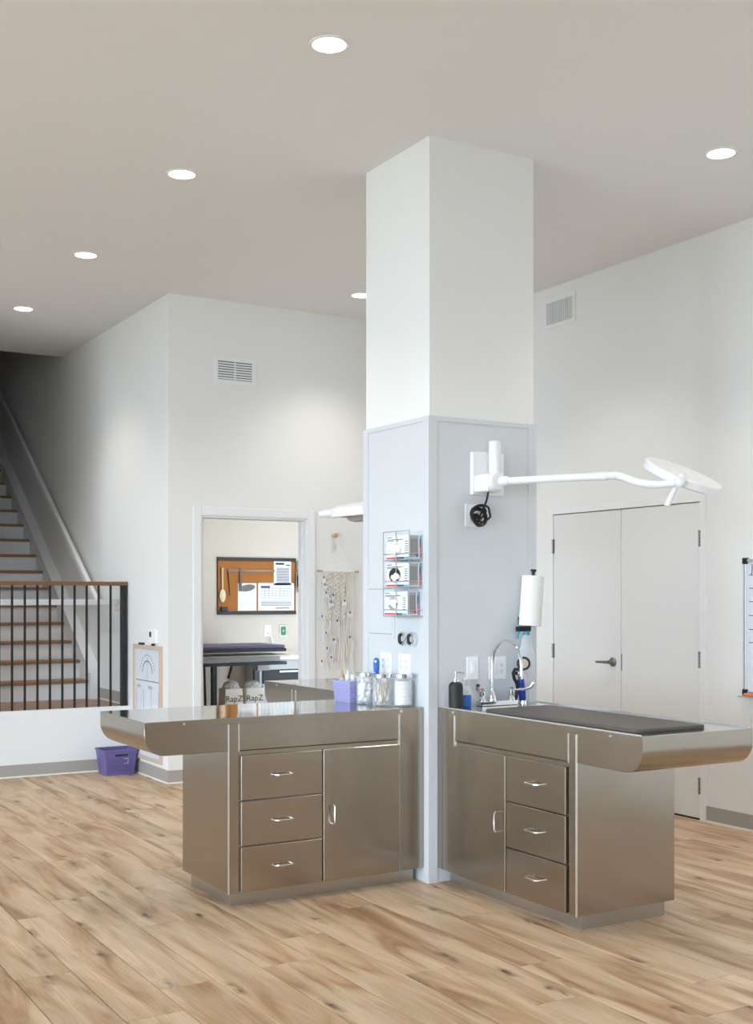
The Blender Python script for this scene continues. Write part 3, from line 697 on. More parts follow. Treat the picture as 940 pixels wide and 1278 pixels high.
# ------------------------------------------------------------------ things on the left column face and the long counter
rk = thing('glove_rack', 'clear three-tier wire rack on the left face of the column', 'rack', (PXF, 5.39, 1.385))
w = .0024; xb, xf, ya, yb = PXF-.004, PXF-.09, 5.262, 5.523
B().box((xb-.001, ya, 1.385), (xb+.003, yb, 1.835)).done('back_sheet', 'acrylic', rk)
for i, (zb, zt) in enumerate(((1.39, 1.475), (1.541, 1.625), (1.686, 1.835))):
    q = B()
    for z in (zb-.004, zb+.030): q.tube([(xb, ya, z), (xf, ya, z), (xf, yb, z), (xb, yb, z)], w, 6)
    q.tube([(xf, (ya+yb)/2, zb-.004), (xb, (ya+yb)/2, zb-.004)], w, 6)
    q.done('tier_wire', 'alu', rk)
    B().box((xf+.002, ya, zb-.003), (xb, yb, zb-.001)).done('shelf', 'acrylic', rk)
q = B()
for y in (ya, (ya+yb)/2, yb): q.tube([(xf, y, 1.386), (xf, y, 1.835 if y != ya else 1.84)], w, 6)
q.tube([(xf, ya, 1.835), (xf, yb, 1.835)], w, 6); q.done('front_wire', 'alu', rk)
labs = ['top box of gloves in the wall rack, white gloves printed large', 'middle box of gloves in the wall rack, with a dark oval opening', 'bottom box of gloves in the wall rack, set back to the left']
for i, (zb, dy, lab) in enumerate(((1.6875, 0, labs[0]), (1.5425, .003, labs[1]), (1.3915, .022, labs[2]))):
    y0, y1, x0, x1, hh = 5.272+dy, 5.272+dy+.228, PXF-.082, PXF-.010, .126
    gb = thing('glove_box', lab, 'box', ((x0+x1)/2, (y0+y1)/2, zb), 'boxes of gloves in the wall rack')
    box('carton', (x0, y0, zb), (x1, y1, zb+hh), 'card', gb, .001, 1)
    wd = y1-y0                                        # front face (towards -x): u runs towards -y, from the far end
    O, U, V = (x0, y1, zb), (0, -1, 0), (0, 0, 1)
    prints('red_stripe', [(0, .002, .11, .011)], O, U, V, 'red', gb); prints('navy_stripe', [(.11, .002, .175, .011)], O, U, V, 'navy', gb); prints('teal_stripe', [(.175, .002, wd-.004, .011)], O, U, V, 'teal', gb)
    prints('small_print', [(.006, hh-.012, .05, hh-.008), (.006, hh-.024, .16, hh-.020), (.006, hh-.030, .12, hh-.027)]+[(wd-.045, .030+j*.012, wd-.015, .034+j*.012) for j in range(6)], O, U, V, 'ink', gb)
    # end face (towards -y)
    O2, U2 = (x0, y0, zb), (1, 0, 0)
    prints('end_panel', [(.004, .006, .056, hh-.004)], O2, U2, V, 'grey', gb, .0004)
    prints('end_print', [(.008+j*.009, .02, .0115+j*.009, hh-.02) for j in range(5)], O2, U2, V, 'ink', gb)
    prints('end_red_stripe', [(.062, .004, .069, .062)], O2, U2, V, 'red', gb); prints('end_navy_stripe', [(.062, .062, .069, .105)], O2, U2, V, 'navy', gb); prints('end_teal_stripe', [(.062, .105, .069, hh-.003)], O2, U2, V, 'teal', gb)
    B().cyl((x0+.047, y0-.0008, zb+.018), (x0+.047, y0-.0012, zb+.018), .008, seg=12).done('size_dot', ('blue', 'kraft', 'red')[i], gb)
    cy, cz = y1-.085, zb+.062
    if True:
        poly = [((.072, .058, .05)[i]*math.cos(a), (.034, .038, .034)[i]*math.sin(a)) for a in [2*PI*k/28 for k in range(28)]]
        B().prism(poly, lambda p: Vector((x0-.0006, cy+p[0], cz+p[1])), lambda p: Vector((x0-.0012, cy+p[0], cz+p[1]))).done('oval_opening', ('tag', 'soft', 'grey')[i], gb)
    rnd = random.Random(i+5)
    q = B()
    for k in range(16 if i == 0 else (6 if i == 1 else 10)):
        a, rr = rnd.uniform(0, 2*PI), rnd.uniform(0, 1)**.5
        sy, sz = (.062, .026) if i == 0 else ((.03, .012) if i == 1 else (.04, .022))
        oz = -.012 if i == 1 else 0
        q.ball((x0-.006, cy-(.012 if i == 1 else 0)+rr*sy*math.cos(a), cz+oz+rr*sz*math.sin(a)), .019, 10, 6, (.4, 1.0, .7))
    q.done('gloves', 'cotton', gb, smooth=True)

for y, lab in ((5.441, 'round black and chrome wall port, left of the pair under the glove rack'), (5.353, 'round black and chrome wall port, right of the pair under the glove rack')):
    p = thing('wall_port', lab, 'wall port', (PXF, y, 1.265-.037), 'round ports on the column')
    B().lathe([(.035, 0), (.037, .003), (.037, .028), (.034, .032), (.030, .032), (.029, .022)], (PXF, y, 1.265), (-1, 0, 0), 30).done('ring', 'chrome', p, smooth=True)
    B().lathe([(.029, 0), (.029, .024), (.018, .025), (.016, .018), (.004, .018)], (PXF, y, 1.265), (-1, 0, 0), 24).done('socket', 'soft', p, smooth=True)

def jar(label, x, y, fill):
    j = thing('glass_jar', label, 'jar', (x, y, CZ), 'glass jars on the left counter')
    B().lathe([(.002, 0), (.047, 0), (.050, .004), (.050, .142), (.047, .150), (.0445, .150), (.0475, .141), (.0475, .006), (.002, .005)], (x, y, CZ), seg=36).done('glass', 'glass', j, smooth=True)
    ld = B().lathe([(.050, 0), (.0525, .001), (.0525, .018), (.050, .021), (.002, .022)], (x, y, CZ+.150), seg=36).done('lid', 'chrome', j, smooth=True)
    rnd = random.Random(int(x*1000))
    b = B()
    if fill == 'balls':
        for k in range(90):
            a, rr = rnd.uniform(0, 2*PI), .034*rnd.uniform(0, 1)**.5
            b.ball((x+rr*math.cos(a), y+rr*math.sin(a), CZ+.02+.112*rnd.random()), .0125, 8, 6)
        b.done('cotton_balls', 'cotton', j, smooth=True)
    elif fill == 'sticks':
        for k in range(34):
            a, rr = rnd.uniform(0, 2*PI), .032*rnd.uniform(.2, 1)
            a2 = a+rnd.uniform(-1.2, 1.2)+PI*.8
            p0 = Vector((x+rr*math.cos(a), y+rr*math.sin(a), CZ+.008)); p1 = Vector((x+.038*math.cos(a2), y+.038*math.sin(a2), CZ+rnd.uniform(.09, .138)))
            b.cyl(p0, p1, .0022, seg=6)
        st = b.done('swab_sticks', 'spoon', j)
        b = B()
        for k in range(26):
            a, rr = rnd.uniform(0, 2*PI), rnd.uniform(.015, .040); zz = rnd.choice((rnd.uniform(.012, .04), rnd.uniform(.05, .132)))
            c0 = Vector((x+rr*math.cos(a), y+rr*math.sin(a), CZ+zz))
            b.tube([c0, c0+Vector((rnd.uniform(-.006, .006), rnd.uniform(-.006, .006), .03))], .0046, 8)
        b.done('swab_wraps', 'cotton', j)
    else:
        for k in range(6):
            z = CZ+.008+k*.021
            rr = .0445-rnd.uniform(0, .003)
            b.lathe([(rr-.003, 0), (rr, .004), (rr, .016), (rr-.003, .0208)], (x+rnd.uniform(-.001, .001), y, z), seg=24)
        b.done('gauze_pads', 'cotton', j, smooth=True)
    return j
jar('glass jar packed with white cotton balls, left of the three jars', 3.232, 5.572, 'balls')
jar('glass jar of wrapped swabs and sticks, middle and frontmost of three jars', 3.246, 5.425, 'sticks')
jar('glass jar filled with white gauze pads, nearest the column', 3.336, 5.362, 'gauze')
# blue-handled tool lying against the panel behind the jars
s = thing('blue_tool', 'blue handled tool with a hole, standing upright behind the jars', 'tool', (3.335, 5.635, CZ))
out = [(-.010, 0), (.010, 0), (.012, .15), (.016, .178), (.017, .215), (.012, .237), (0, .244), (-.011, .237), (-.016, .21), (-.013, .17)]
B().prism(out, lambda p: Vector((3.330+p[0]*.8, 5.635-p[0]*.5, CZ+p[1])), lambda p: Vector((3.342+p[0]*.8, 5.643-p[0]*.5, CZ+p[1]))).done('handle', 'blue', s, .003, 2, smooth=True)
B().cyl((3.328, 5.6335, CZ+.222), (3.344, 5.6445, CZ+.222), .006, seg=14).done('hole_rim', 'plast', s)

def basket(name, label, x, y, z, wx, wy, h, m, rot=0.0, ribs=0, taper=.8):
    b = thing(name, label, 'basket', (x, y, z))
    Rm = Matrix.Rotation(rot, 3, 'Z'); o = Vector((x, y, z))
    def ring(sx, sy, zz, r=.12):
        pts = []
        for cx_, cy_, a0 in ((1, 1, 0), (-1, 1, PI/2), (-1, -1, PI), (1, -1, 1.5*PI)):
            for i in range(5):
                a = a0+PI/2*i/4; rr = r*min(sx, sy)
                pts.append(o+Rm @ Vector((cx_*(sx-rr)+rr*math.cos(a), cy_*(sy-rr)+rr*math.sin(a), zz)))
        return pts
    tw = .004
    rings = [ring(wx*taper, wy*taper, 0), ring(wx*.985, wy*.985, h*.93), ring(wx*1.03, wy*1.03, h*.93), ring(wx*1.03, wy*1.03, h), ring(wx-tw, wy-tw, h), ring(wx*taper-tw, wy*taper-tw, tw)]
    B().ring_loft(rings).done('body', m, b, smooth=True)
    for i in range(ribs):
        f = .06+.84*i/ribs; k = taper+(1-taper)*f
        B().tube(ring(wx*k*1.005, wy*k*1.005, h*f), h*.032, 6, closed=True).done('rib', m, b, smooth=True)
    return b, o, Rm
bk, o, Rm = basket('bottle_basket', 'lilac ribbed basket of squeeze bottles on the left counter', 3.225, 5.735, CZ, .062, .082, .118, 'lilac', .1, 8, .86)
for i, (dx, dy, tip) in enumerate(((-.022, .045, 'kraft'), (-.016, .0, 'plast'), (-.012, -.045, 'plast'))):
    labs = ['squeeze bottle with a tan nozzle, outermost in the lilac basket', 'squeeze bottle with a white nozzle, middle of the lilac basket', 'squat white bottle beside the jars in the lilac basket']
    q = o+Rm @ Vector((dx, dy, .005))
    s = thing('squeeze_bottle', labs[i], 'bottle', q, 'bottles in the lilac basket')
    B().lathe([(.017, 0), (.0185, .003), (.0185, .108), (.012, .122), (.010, .126)], q, seg=20).done('bottle', 'milky', s, smooth=True)
    if i < 2: B().lathe([(.012, .122), (.012, .140), (.006, .144), (.002, .172)], q, seg=16).done('nozzle', tip, s, smooth=True)
    else: B().lathe([(.013, .122), (.013, .142), (.011, .144)], q, seg=16).done('cap', 'plast', s, smooth=True)

# ------------------------------------------------------------------ stairs, guard rail, handrail
st = thing('staircase', 'staircase with oak treads and white risers rising away on the left', 'stairs', (2.8, 12.5, LZ))
SX0, SX1 = STX0, 3.325; rise, run, NY = .172, .2585, 10.81
for i in range(16):
    z1 = LZ+rise*(i+1); y = NY+run*i
    B().box((SX0, y+.022, z1-rise), (SX1, y+.040, z1-.028)).done('riser', 'trim', st)
    B().box((SX0, y, z1-.028), (SX1, y+run+.04, z1)).done('tread', 'tread', st, .004, 2)
sl = rise/run
def raked(p0, p1, zlow, zhigh, x0, x1):    # board following the pitch between y=p0 and y=p1
    a = lambda y: LZ+rise+(y-NY)*sl
    return [[(x0, p0, a(p0)+zlow), (x1, p0, a(p0)+zlow), (x1, p0, a(p0)+zhigh), (x0, p0, a(p0)+zhigh)], [(x0, p1, a(p1)+zlow), (x1, p1, a(p1)+zlow), (x1, p1, a(p1)+zhigh), (x0, p1, a(p1)+zhigh)]]
q = B(); q.ring_loft([[Vector(p) for p in r] for r in raked(NY+.02, NY+run*16, -.19, .10, SX1, XS)]); q.box((SX1, NY-.06, LZ), (XS, NY+.02, LZ+.27)); q.done('skirt_board', 'trim', st)
q = B(); q.ring_loft([[Vector(p) for p in r] for r in raked(NY-.05, NY+run*16, .10, .135, SX1-.012, XS)]); q.done('skirt_cap', 'trim', st)

gr = thing('guard_railing', 'landing guard railing with black balusters and a brown wooden top rail', 'railing', (2.2, YP+.04, LZ))
box('top_rail', (.4, YP-.005, 1.578), (3.405, YP+.062, 1.612), 'railwood', gr, .004, 2)
X = lambda px: ((px-CX)*ca+F_PX*sa)/(-(px-CX)*sa+F_PX*ca)*(YP+.03)   # x on the rail plane seen at that column of the picture
bx0 = X(15.0); step = (X(138.0)-bx0)/8
for i in range(-17, 9):
    x = bx0+i*step
    box('baluster', (x-.008, YP+.022, LZ), (x+.008, YP+.038, 1.578), 'black', gr)
box('newel_post', (X(150.8), YP+.005, LZ), (X(157.2), YP+.055, 1.578), 'black', gr, .002, 1)

hr = thing('wall_handrail', 'white handrail running along the landing and up the stair wall', 'handrail', (3.35, 10.06, LZ))
hx = 3.345
B().box((.4, 10.075, 1.412), (hx+.02, 10.115, 1.462)).done('landing_rail', 'trim', hr, .006, 2)
q = B(); q.box((hx-.02, 10.115, 1.412), (hx+.02, 10.66, 1.462)); q.done('level_rail', 'trim', hr, .006, 2)
hz = lambda y: 1.44+(y-10.62)*.652
q = B(); q.ring_loft([[Vector((hx-.02, y, hz(y)-.035)), Vector((hx+.02, y, hz(y)-.035)), Vector((hx+.02, y, hz(y)+.03)), Vector((hx-.02, y, hz(y)+.03))] for y in (10.62, 15.4)]); q.done('raked_rail', 'trim', hr, .006, 2)
for y, z in ((10.14, 1.412), (11.6, hz(11.6)-.03), (12.75, hz(12.75)-.03), (13.9, hz(13.9)-.03)):
    B().tube([(hx, y, z), (hx, y, z-.04), (hx+.03, y, z-.05), (XS, y, z-.05)], .007, 8).done('bracket', 'trim', hr, smooth=True)

# ------------------------------------------------------------------ things by the left wall
fb = thing('planner_board', 'tall planner board in a pale wood frame on the left wall', 'board', (XS, 9.46, .135))
y0, y1, z0, z1 = 9.13, 9.79, .135, 1.085; w = .035
for nm, lo, hi in (('frame_side', (XS-.022, y0, z0), (XS, y0+w, z1)), ('frame_side', (XS-.022, y1-w, z0), (XS, y1, z1)), ('frame_side', (XS-.022, y0+w, z0), (XS, y1-w, z0+w)), ('frame_side', (XS-.022, y0+w, z1-w), (XS, y1-w, z1))): box(nm, lo, hi, 'blond', fb, .002, 1)
box('sheet', (XS-.012, y0+w, z0+w), (XS, y1-w, z1-w), 'white_board', fb)
O, U, V = (XS-.012, y1-w, z0+w), (0, -1, 0), (0, 0, 1); bw, bh = y1-y0-2*w, z1-z0-2*w
prints('ruled_lines', [(.02, bh*.70, bw-.02, bh*.70+.006), (.02, bh*.30, bw-.02, bh*.30+.005)]+[(.03+k*(bw-.06)/3, .05, .034+k*(bw-.06)/3, bh*.62) for k in range(4)]+[(.03, .05, bw-.03, .054), (bw/2-.002, bh*.70, bw/2+.002, bh-.02)], O, U, V, 'ink', fb)
q = B()
for r_, a0, a1, wd in ((.17, .25, PI-.25, .007), (.115, .15, PI-.15, .010)):
    n = 28
    for k in range(n):
        if r_ > .15 and k % 2: continue
        A = [a0+(a1-a0)*(k+j)/n for j in (0, 1)]
        pp = [Vector((XS-.0122, y1-w-bw/2-rr*math.cos(a), z0+w+bh*.76+rr*math.sin(a)*.95)) for rr, a in ((r_, A[0]), (r_, A[1]), (r_+wd, A[1]), (r_+wd, A[0]))]
        q.ring_loft([pp, [p+Vector((-.0008, 0, 0)) for p in pp]])
q.done('arched_heading', 'ink', fb)
prints('column_headings', [(.04, bh*.63, .13, bh*.66), (bw/2+.02, bh*.63, bw/2+.12, bh*.66)], O, U, V, 'grey', fb)
for y in (9.31, 9.56, 9.62): B().cyl((XS-.03, y, z1+.008), (XS-.002, y, z1+.008), .009, seg=10).done('hanging_pin', 'blackp', fb)
th = thing('thermostat', 'small white thermostat with a dark display above the planner board', 'thermostat', (XS, 9.31, 1.10))
box('housing', (XS-.028, 9.225, 1.105), (XS, 9.40, 1.218), 'plast', th, .006, 2)
box('display', (XS-.030, 9.325, 1.155), (XS-.0275, 9.365, 1.198), 'inkd', th)

bk, o, Rm = basket('storage_basket', 'purple plastic basket on the floor by the landing wall', 3.238, 9.75, 0, .148, .115, .215, 'purple', 0.0, 0, .84)
q = B()
def pocket(x0, x1, z0, z1):
    k0 = .84+(.985-.84)*z0/.2; 
    yf = lambda z: 9.75-.115*(.84+(.985-.84)*min(z/.2, 1))
    return [[Vector((x0, yf(z0)-e, z0)), Vector((x1, yf(z0)-e, z0)), Vector((x1, yf(z1)-e, z1)), Vector((x0, yf(z1)-e, z1))] for e in (.0005, .0015)]
q.ring_loft(pocket(3.19, 3.30, .158, .175)); q.done('handle_slot', 'inkd', bk)
q = B()
for r_ in range(7):
    for c_ in range(18):
        x = 3.128+c_*.0122+(r_ % 2)*.0064; z = .028+r_*.016
        q.ring_loft(pocket(x, x+.006, z, z+.006))
q.done('perforations', 'pad', bk)
q = B(); q.ring_loft(pocket(3.262, 3.305, .095, .098)); q.ring_loft(pocket(3.262, 3.305, .135, .138)); q.ring_loft(pocket(3.300, 3.304, .098, .135)); q.done('label_outline', 'tag', bk)
for i, (dx, dy, a) in enumerate(((-.05, .02, .3), (.04, -.01, -.2))):
    s = box('folded_cloth', (3.238+dx-.055, 9.75+dy-.05, .006+.085*0), (3.238+dx+.035, 9.75+dy+.05, .13+.02*i), 'tag' if i else 'paper', None, .012, 2)
    tag(s, ('white folded cloth', 'lavender folded cloth')[i]+' inside the purple floor basket', 'cloth')

# ------------------------------------------------------------------ back wall: macrame with tags, peg
pg = tag(B().prism([(.021*math.cos(PI/3*i), .021*math.sin(PI/3*i)) for i in range(6)], lambda p: Vector((4.905+p[0], YB, 2.005+p[1])), lambda p: Vector((4.905+p[0], YB-.05, 2.005+p[1]))).done('wall_peg', 'kraft', None, .002, 1), 'hexagonal wooden peg on the back wall above the macrame', 'peg')
mc = thing('macrame_hanging', 'cream macrame wall hanging on a wooden dowel beside the doorway', 'wall hanging', (4.94, YB, .83))
zy = YB-.022
B().cyl((4.738, zy, 1.702), (5.141, zy, 1.698), .0085, seg=12).done('dowel', 'kraft', mc, smooth=True)
B().tube([(4.79, zy, 1.705), (4.905, YB-.03, 2.003), (4.915, YB-.03, 2.003), (5.09, zy, 1.702)], .0012, 5).done('hanging_string', 'cord', mc)
B().cyl((4.785, zy, 1.702), (5.095, zy, 1.699), .013, seg=12).done('cord_wrap', 'cord', mc, smooth=True)
rnd = random.Random(11); cords = []
for i in range(22):
    x = 4.79+i*.0143; zl = (.93, .88, .86, .84, .92, .95)[i % 6]+rnd.uniform(-.04, .04)
    pts = [(x+.004*math.sin(j*1.3+i), zy-.002*(i % 3), 1.70-(1.70-zl)*j/14) for j in range(15)]
    B().tube(pts, .0035, 6).done('cord', 'cord', mc, smooth=True); cords.append((x, zl))
for x in (4.845, 4.925, 4.985):                       # braided bands of knots
    q = B()
    for j in range(22): q.ball((x+(.008 if j % 2 else -.008), zy-.010, 1.675-j*.019), .0095, 8, 5, (1.2, .8, .9))
    q.done('knot_band', 'cord', mc, smooth=True)
tags = [(4.79, 1.63), (4.80, 1.57), (4.81, 1.50), (4.88, 1.48), (4.99, 1.43), (4.772, 1.30), (4.81, 1.16), (4.92, 1.26), (5.045, 1.33), (5.04, 1.12), (4.82, 1.03), (4.885, 1.10), (4.77, .92), (4.86, .95), (4.86, 1.42)]
for i, (x, z) in enumerate(tags):
    p = thing('clipped_tag', 'small pale tag hung by a dark clip from the macrame cords', 'tag', (x, zy-.02, z-.03), 'small tags on the macrame hanging')
    wd = .015+.006*(i % 3); rt = rnd.uniform(-.25, .25)
    B().box((-wd, -.002, -.022), (wd, .002, .012), lambda q_, x=x, z=z, rt=rt: Vector((x+q_.x*math.cos(rt)-q_.z*math.sin(rt), zy-.020+q_.y, z+q_.x*math.sin(rt)+q_.z*math.cos(rt)))).done('card', 'tag' if i % 4 else 'paper', p)
    B().box((x-.003, zy-.025, z+.008), (x+.003, zy-.015, z+.026)).done('clip', 'soft', p)

# ------------------------------------------------------------------ the back room
RX0, RX1, RY1, RZ = 3.54, 6.5, 11.36, 2.75
struct(box('floor_back_room', (RX0-.005, YB+T, -.08), (RX1, RY1, -.004), 'darkfloor'))
wall('wall_back_room', [((RX0-.005, RY1, 0), (RX1, RY1+T, RZ))], 'backwall')
wall('wall_back_room_right', [((RX1, YB+T, 0), (RX1+T, RY1+T, RZ))], 'backwall')
wall('wall_back_room_left', [((RX0-.004, YB+T, 0), (RX0+.01, RY1, RZ))], 'backwall')
struct(box('ceiling_back_room', (RX0, YB+T, RZ), (RX1+T, RY1+T, RZ+.08), 'ceil'))
bl = thing('panel_light', 'flat ceiling light of the back room, above the doorway edge', 'ceiling light', (5.0, 10.3, RZ-.02))
box('housing', (4.7, 10.1, RZ-.02), (5.3, 10.5, RZ), 'trim', bl); box('diffuser', (4.72, 10.12, RZ-.022), (5.28, 10.48, RZ-.0195), 'lens', bl)
l = bpy.data.lights.new('panel_lamp', 'AREA'); l.shape = 'RECTANGLE'; l.size = .55; l.size_y = .35; l.energy = 2.6; l.color = (1, .84, .64)
o = bpy.data.objects.new('panel_lamp', l); COL.objects.link(o); o.parent = bl; o.location = (0, 0, -.01)

yw = RY1
bd = thing('bulletin_board', 'cork bulletin board with black rails on the back room wall', 'board', (5.26, yw, 1.30))
x0, x1, z0, z1 = 4.83, 5.72, 1.295, 1.885
box('cork_sheet', (x0+.004, yw-.014, z0+.03), (x1-.004, yw, z1-.03), 'cork', bd)
box('rail', (x0, yw-.026, z1-.034), (x1, yw, z1), 'blackp', bd, .002, 1); box('rail', (x0, yw-.03, z0), (x1, yw, z0+.036), 'blackp', bd, .002, 1)
box('side_frame', (x0, yw-.016, z0+.036), (x0+.006, yw, z1-.034), 'blackp', bd); box('side_frame', (x1-.006, yw-.016, z0+.036), (x1, yw, z1-.034), 'blackp', bd)
yb_ = yw-.0145
def sheet(label, a, b_, c, d, lines, extra=None):
    s = thing('pinned_paper', label, 'paper', ((a+b_)/2, yb_, c), 'papers pinned on the bulletin board')
    box('page', (a, yb_-.0016, c), (b_, yb_, d), 'paper', s)
    prints('print', lines, (a, yb_-.0016, c), (1, 0, 0), (0, 0, 1), 'ink', s)
    if extra: prints(extra[0], extra[1], (a, yb_-.0016, c), (1, 0, 0), (0, 0, 1), extra[2], s, .0009)
    return s
sw, sh = .20, .262
s = sheet('tall white pinned page, topmost on the cork board', 5.465, 5.665, 1.60, 1.852, [(.03, .02+k*.012, .18, .027+k*.012) for k in range(14)], ('heading', [(.02, .215, .12, .235), (.14, .205, .19, .217)], 'inkd'))
s = sheet('white pinned page with a grey oval picture, left on the cork board', 5.055, 5.265, 1.335, 1.62, [(.03, .05+k*.02, .10, .058+k*.02) for k in range(4)], ('pale_block', [(.02, .04, .11, .13)], 'tag'))
poly = [(.09*math.cos(a), .036*math.sin(a)+.012*math.cos(a)) for a in [2*PI*k/24 for k in range(24)]]
B().prism(poly, lambda p: Vector((5.16+p[0], yb_-.0018, 1.57+p[1])), lambda p: Vector((5.16+p[0], yb_-.0026, 1.57+p[1]))).done('oval_picture', 'photo', s)
s = sheet('wide pinned form with a table of boxes, right on the cork board', 5.285, 5.70, 1.335, 1.622, [(.03, .13+k*.025, .385, .133+k*.025) for k in range(5)]+[(.03+k*.044, .13, .033+k*.044, .23) for k in range(9)]+[(.03, .05+k*.013, .385, .056+k*.013) for k in range(4)]+[(.2, .02, .36, .03)], ('logo_bar', [(.03, .235, .135, .258)], 'navy'))
s = thing('wooden_spoon', 'wooden spoon hanging at the left of the cork board', 'spoon', (4.88, yb_, 1.42))
B().tube([(4.876, yb_-.012, 1.775), (4.878, yb_-.012, 1.65), (4.88, yb_-.012, 1.56)], [.012, .009, .009], 10).done('handle', 'spoon', s, smooth=True)
q = B(); o = Vector((4.88, yb_-.014, 1.49)); q.ball(o, .06, 16, 10, (.58, .16, 1.15)); q.done('bowl', 'spoon', s, smooth=True)
s = thing('sliding_caliper', 'dark sliding caliper hung across the cork board', 'caliper', (5.2, yb_, 1.5))
box('beam', (4.935, yb_-.012, 1.735), (5.47, yb_-.004, 1.762), 'railwood', s); box('slider_arm', (5.068, yb_-.018, 1.535), (5.092, yb_-.006, 1.77), 'rubber', s)
q = B(); q.ring_loft([[Vector((a, yb_-e, z)) for a, z in ((4.935, 1.765), (4.945, 1.765), (4.965, 1.49), (4.961, 1.49))] for e in (.004, .010)]); q.done('thin_jaw', 'inkd', s)
s = box('black_clip', (4.858, yb_-.03, 1.331), (4.935, yb_-.002, 1.375), 'blackp', None, .006, 2); tag(s, 'black clip at the lower left corner of the cork board', 'clip')
pl = plate('white outlet with a plugged cord below the cork board', 'outlet', 'power_outlet', yw, 5.36, 5.435, 1.065, 1.18, [('socket', 5.397)])
B().tube([(5.40, yw-.01, 1.10), (5.405, yw-.04, 1.095), (5.43, yw-.04, 1.04), (5.46, yw-.03, .95)], .006, 8).done('plugged_cord', 'plast', pl, smooth=True)
sg = thing('green_switch', 'green switch on a steel plate below the cork board', 'switch', (5.58, yw, 1.05))
box('steel_plate', (5.53, yw-.006, 1.055), (5.63, yw, 1.185), 'hinge', sg, .002, 1); box('green_panel', (5.552, yw-.011, 1.075), (5.608, yw-.006, 1.165), 'green', sg, .002, 1); box('indicator', (5.575, yw-.013, 1.113), (5.585, yw-.011, 1.127), 'plast', sg)
s = thing('wall_phone', 'white and black wall unit beside the cork board, cut by the door jamb', 'wall unit', (5.80, yw, 1.53))
box('housing', (5.728, yw-.09, 1.76), (5.90, yw, 1.86), 'plast', s, .01, 2)
B().tube([(5.76, yw-.06, 1.76), (5.735, yw-.06, 1.68), (5.735, yw-.06, 1.60), (5.76, yw-.05, 1.545), (5.80, yw-.04, 1.60)], .02, 10).done('handset', 'blackp', s, smooth=True)

tb = thing('grooming_table', 'back room exam table with a purple padded top and black frame', 'table', (4.45, 10.65, 0))
box('pad', (3.62, 10.40, .985), (5.13, 10.95, 1.018), 'pad', tb, .012, 3); box('pad_base', (3.62, 10.39, .955), (5.14, 10.96, .985), 'blackp', tb, .004, 1)
box('tray', (3.66, 10.40, .905), (5.18, 10.94, .925), 'brass', tb, .003, 1); box('under_tray', (3.7, 10.45, .86), (5.1, 10.9, .905), 'grey', tb)
box('frame_bar', (3.6, 10.36, .83), (5.13, 10.40, .86), 'black', tb); box('frame_bar', (3.6, 10.92, .83), (5.13, 10.96, .86), 'black', tb); box('frame_bar', (5.08, 10.40, .83), (5.12, 10.92, .86), 'black', tb); box('frame_bar', (3.62, 10.40, .83), (3.66, 10.92, .86), 'black', tb)
for x, y in ((4.36, 10.36), (5.05, 10.92), (4.12, 10.92), (3.64, 10.36)): box('leg', (x, y, 0), (x+.045, y+.045, .83), 'black', tb)
B().tube([(4.80, 10.9, .84), (4.77, 10.88, .75), (4.74, 10.87, .68)], .014, 8).done('brace', 'black', tb); B().tube([(4.50, 10.9, .84), (4.51, 10.9, .5), (4.52, 10.9, .2)], .012, 8).done('brace', 'black', tb)
box('control_box', (4.86, 10.45, .77), (4.99, 10.55, .83), 'grey', tb, .005, 1)
cb = thing('drawer_unit', 'white-topped drawer unit at the right of the back room', 'cabinet', (5.6, 11.0, 0))
box('carcass', (5.14, 11.0, .0), (6.2, yw-.002, .84), 'grey', cb); box('top', (5.10, 10.972, .84), (6.22, yw-.002, .88), 'plast', cb, .004, 1)
for i, (za, zb) in enumerate(((.60, .74), (.40, .58), (.05, .38))):
    d = box('drawer', (5.17, 10.985, za), (6.17, 11.0, zb), 'soft' if i == 0 else 'grey', cb, .003, 1); box('pull', (5.35, 10.97, zb-.03), (5.75, 10.985, zb-.012), 'hinge', d)
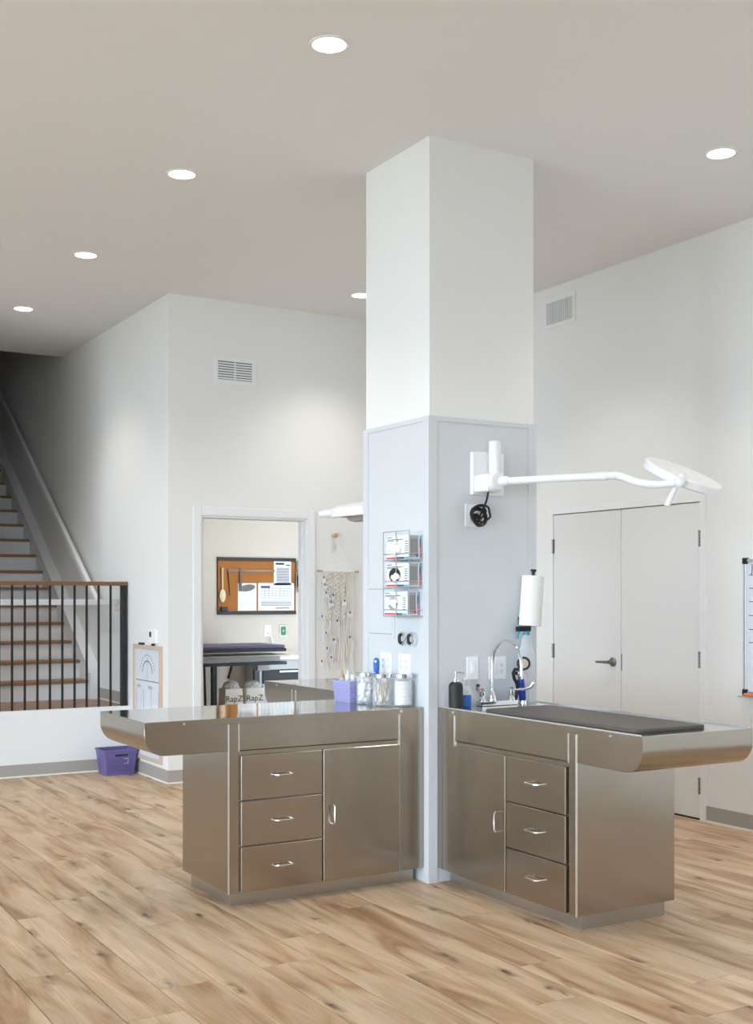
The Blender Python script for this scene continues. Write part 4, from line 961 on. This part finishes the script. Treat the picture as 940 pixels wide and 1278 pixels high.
for i, (x, y, lab) in enumerate(((4.675, 10.66, 'printed paper sack behind the table leg in the back room'), (4.892, 10.66, 'printed paper sack beside the far steel cabinet in the back room'))):
    s = thing('paper_sack', lab, 'sack', (x, y, 0), 'printed sacks in the back room')
    wx, wy, hh = .095, .08, .60
    rings = []
    rr = random.Random(20+i)
    for z, k in ((0, 1), (.2, 1.02), (.45, 1.0), (hh, .97)):
        rings.append([Vector((x+sx*wx*k+rr.uniform(-.003, .003), y+sy*wy*k, z)) for sx, sy in ((-1, -1), (0, -1.02), (1, -1), (1, 1), (0, 1.03), (-1, 1))])
    B().ring_loft(rings).done('sack', 'sack', s, .008, 2)
    q = B()
    for k in range(9):
        a = 2*PI*k/9; q.ball((x+.045*math.cos(a), y+.04*math.sin(a), hh+.01+rr.uniform(-.01, .015)), .042, 10, 6, (1.1, 1.1, .8))
    q.ball((x, y, hh+.035), .06, 12, 8, (1.3, 1.1, .6)); q.done('gathered_liner', 'bagpl', s, smooth=True)
    lettering('lettering', 'RapZ', .082, (x, y-wy*1.03, .475), (1, 0, 0), (0, 0, 1), 'inkd', s)
    B().cyl((x+.01, y-wy*1.03, .40), (x+.01, y-wy*1.03-.0012, .40), .035, seg=18).done('emblem', 'inkd', s)
s = box('wooden_crate', (3.60, 9.95, 0), (3.93, 10.3, .60), 'darkfloor', None, .006, 1); tag(s, 'dark brown crate low at the left of the back room', 'crate')

# ------------------------------------------------------------------ whiteboard on the right wall
wb = thing('whiteboard', 'ruled whiteboard in an aluminium frame on the right wall', 'whiteboard', (XR, 4.75, .855))
y0, y1, z0, z1 = 4.15, 5.372, .868, 1.727
box('surface', (XR-.012, y0+.015, z0+.015), (XR, y1-.015, z1-.015), 'white_board', wb)
for lo, hi in (((XR-.02, y1-.018, z0), (XR, y1, z1)), ((XR-.02, y0, z0), (XR, y0+.018, z1)), ((XR-.02, y0+.018, z1-.018), (XR, y1-.018, z1)), ((XR-.02, y0+.018, z0), (XR, y1-.018, z0+.018))): box('frame_rail', lo, hi, 'alu', wb, .002, 1)
for y in (y0+.012, y1-.012):
    for z in (z0+.012, z1-.012): box('corner_cap', (XR-.024, y-.02, z-.02), (XR-.001, y+.02, z+.02), 'blackp', wb, .005, 2)
prints('ruled_lines', [(.02, zz-z0, y1-y0-.05, zz-z0+.005) for zz in (1.622, 1.539, 1.454, 1.366, 1.278, 1.195)], (XR-.012, y1-.02, z0), (0, -1, 0), (0, 0, 1), 'navy', wb)
lettering('lettering', 'J', .07, (XR-.0125, 5.305, 1.645), (0, -1, 0), (0, 0, 1), 'ink', wb)
box('marker_tray', (XR-.075, y0+.1, z0-.016), (XR, y1+.004, z0-.008), 'alu', wb, .002, 1)
s = thing('marker_pen', 'orange marker lying on the whiteboard tray', 'marker', (XR-.04, 5.27, z0-.008))
B().cyl((XR-.045, 5.34, z0+.001), (XR-.045, 5.25, z0+.001), .009, seg=12).done('barrel', 'orange', s); B().cyl((XR-.045, 5.25, z0+.001), (XR-.045, 5.21, z0+.001), .0092, seg=12).done('cap', 'red', s)
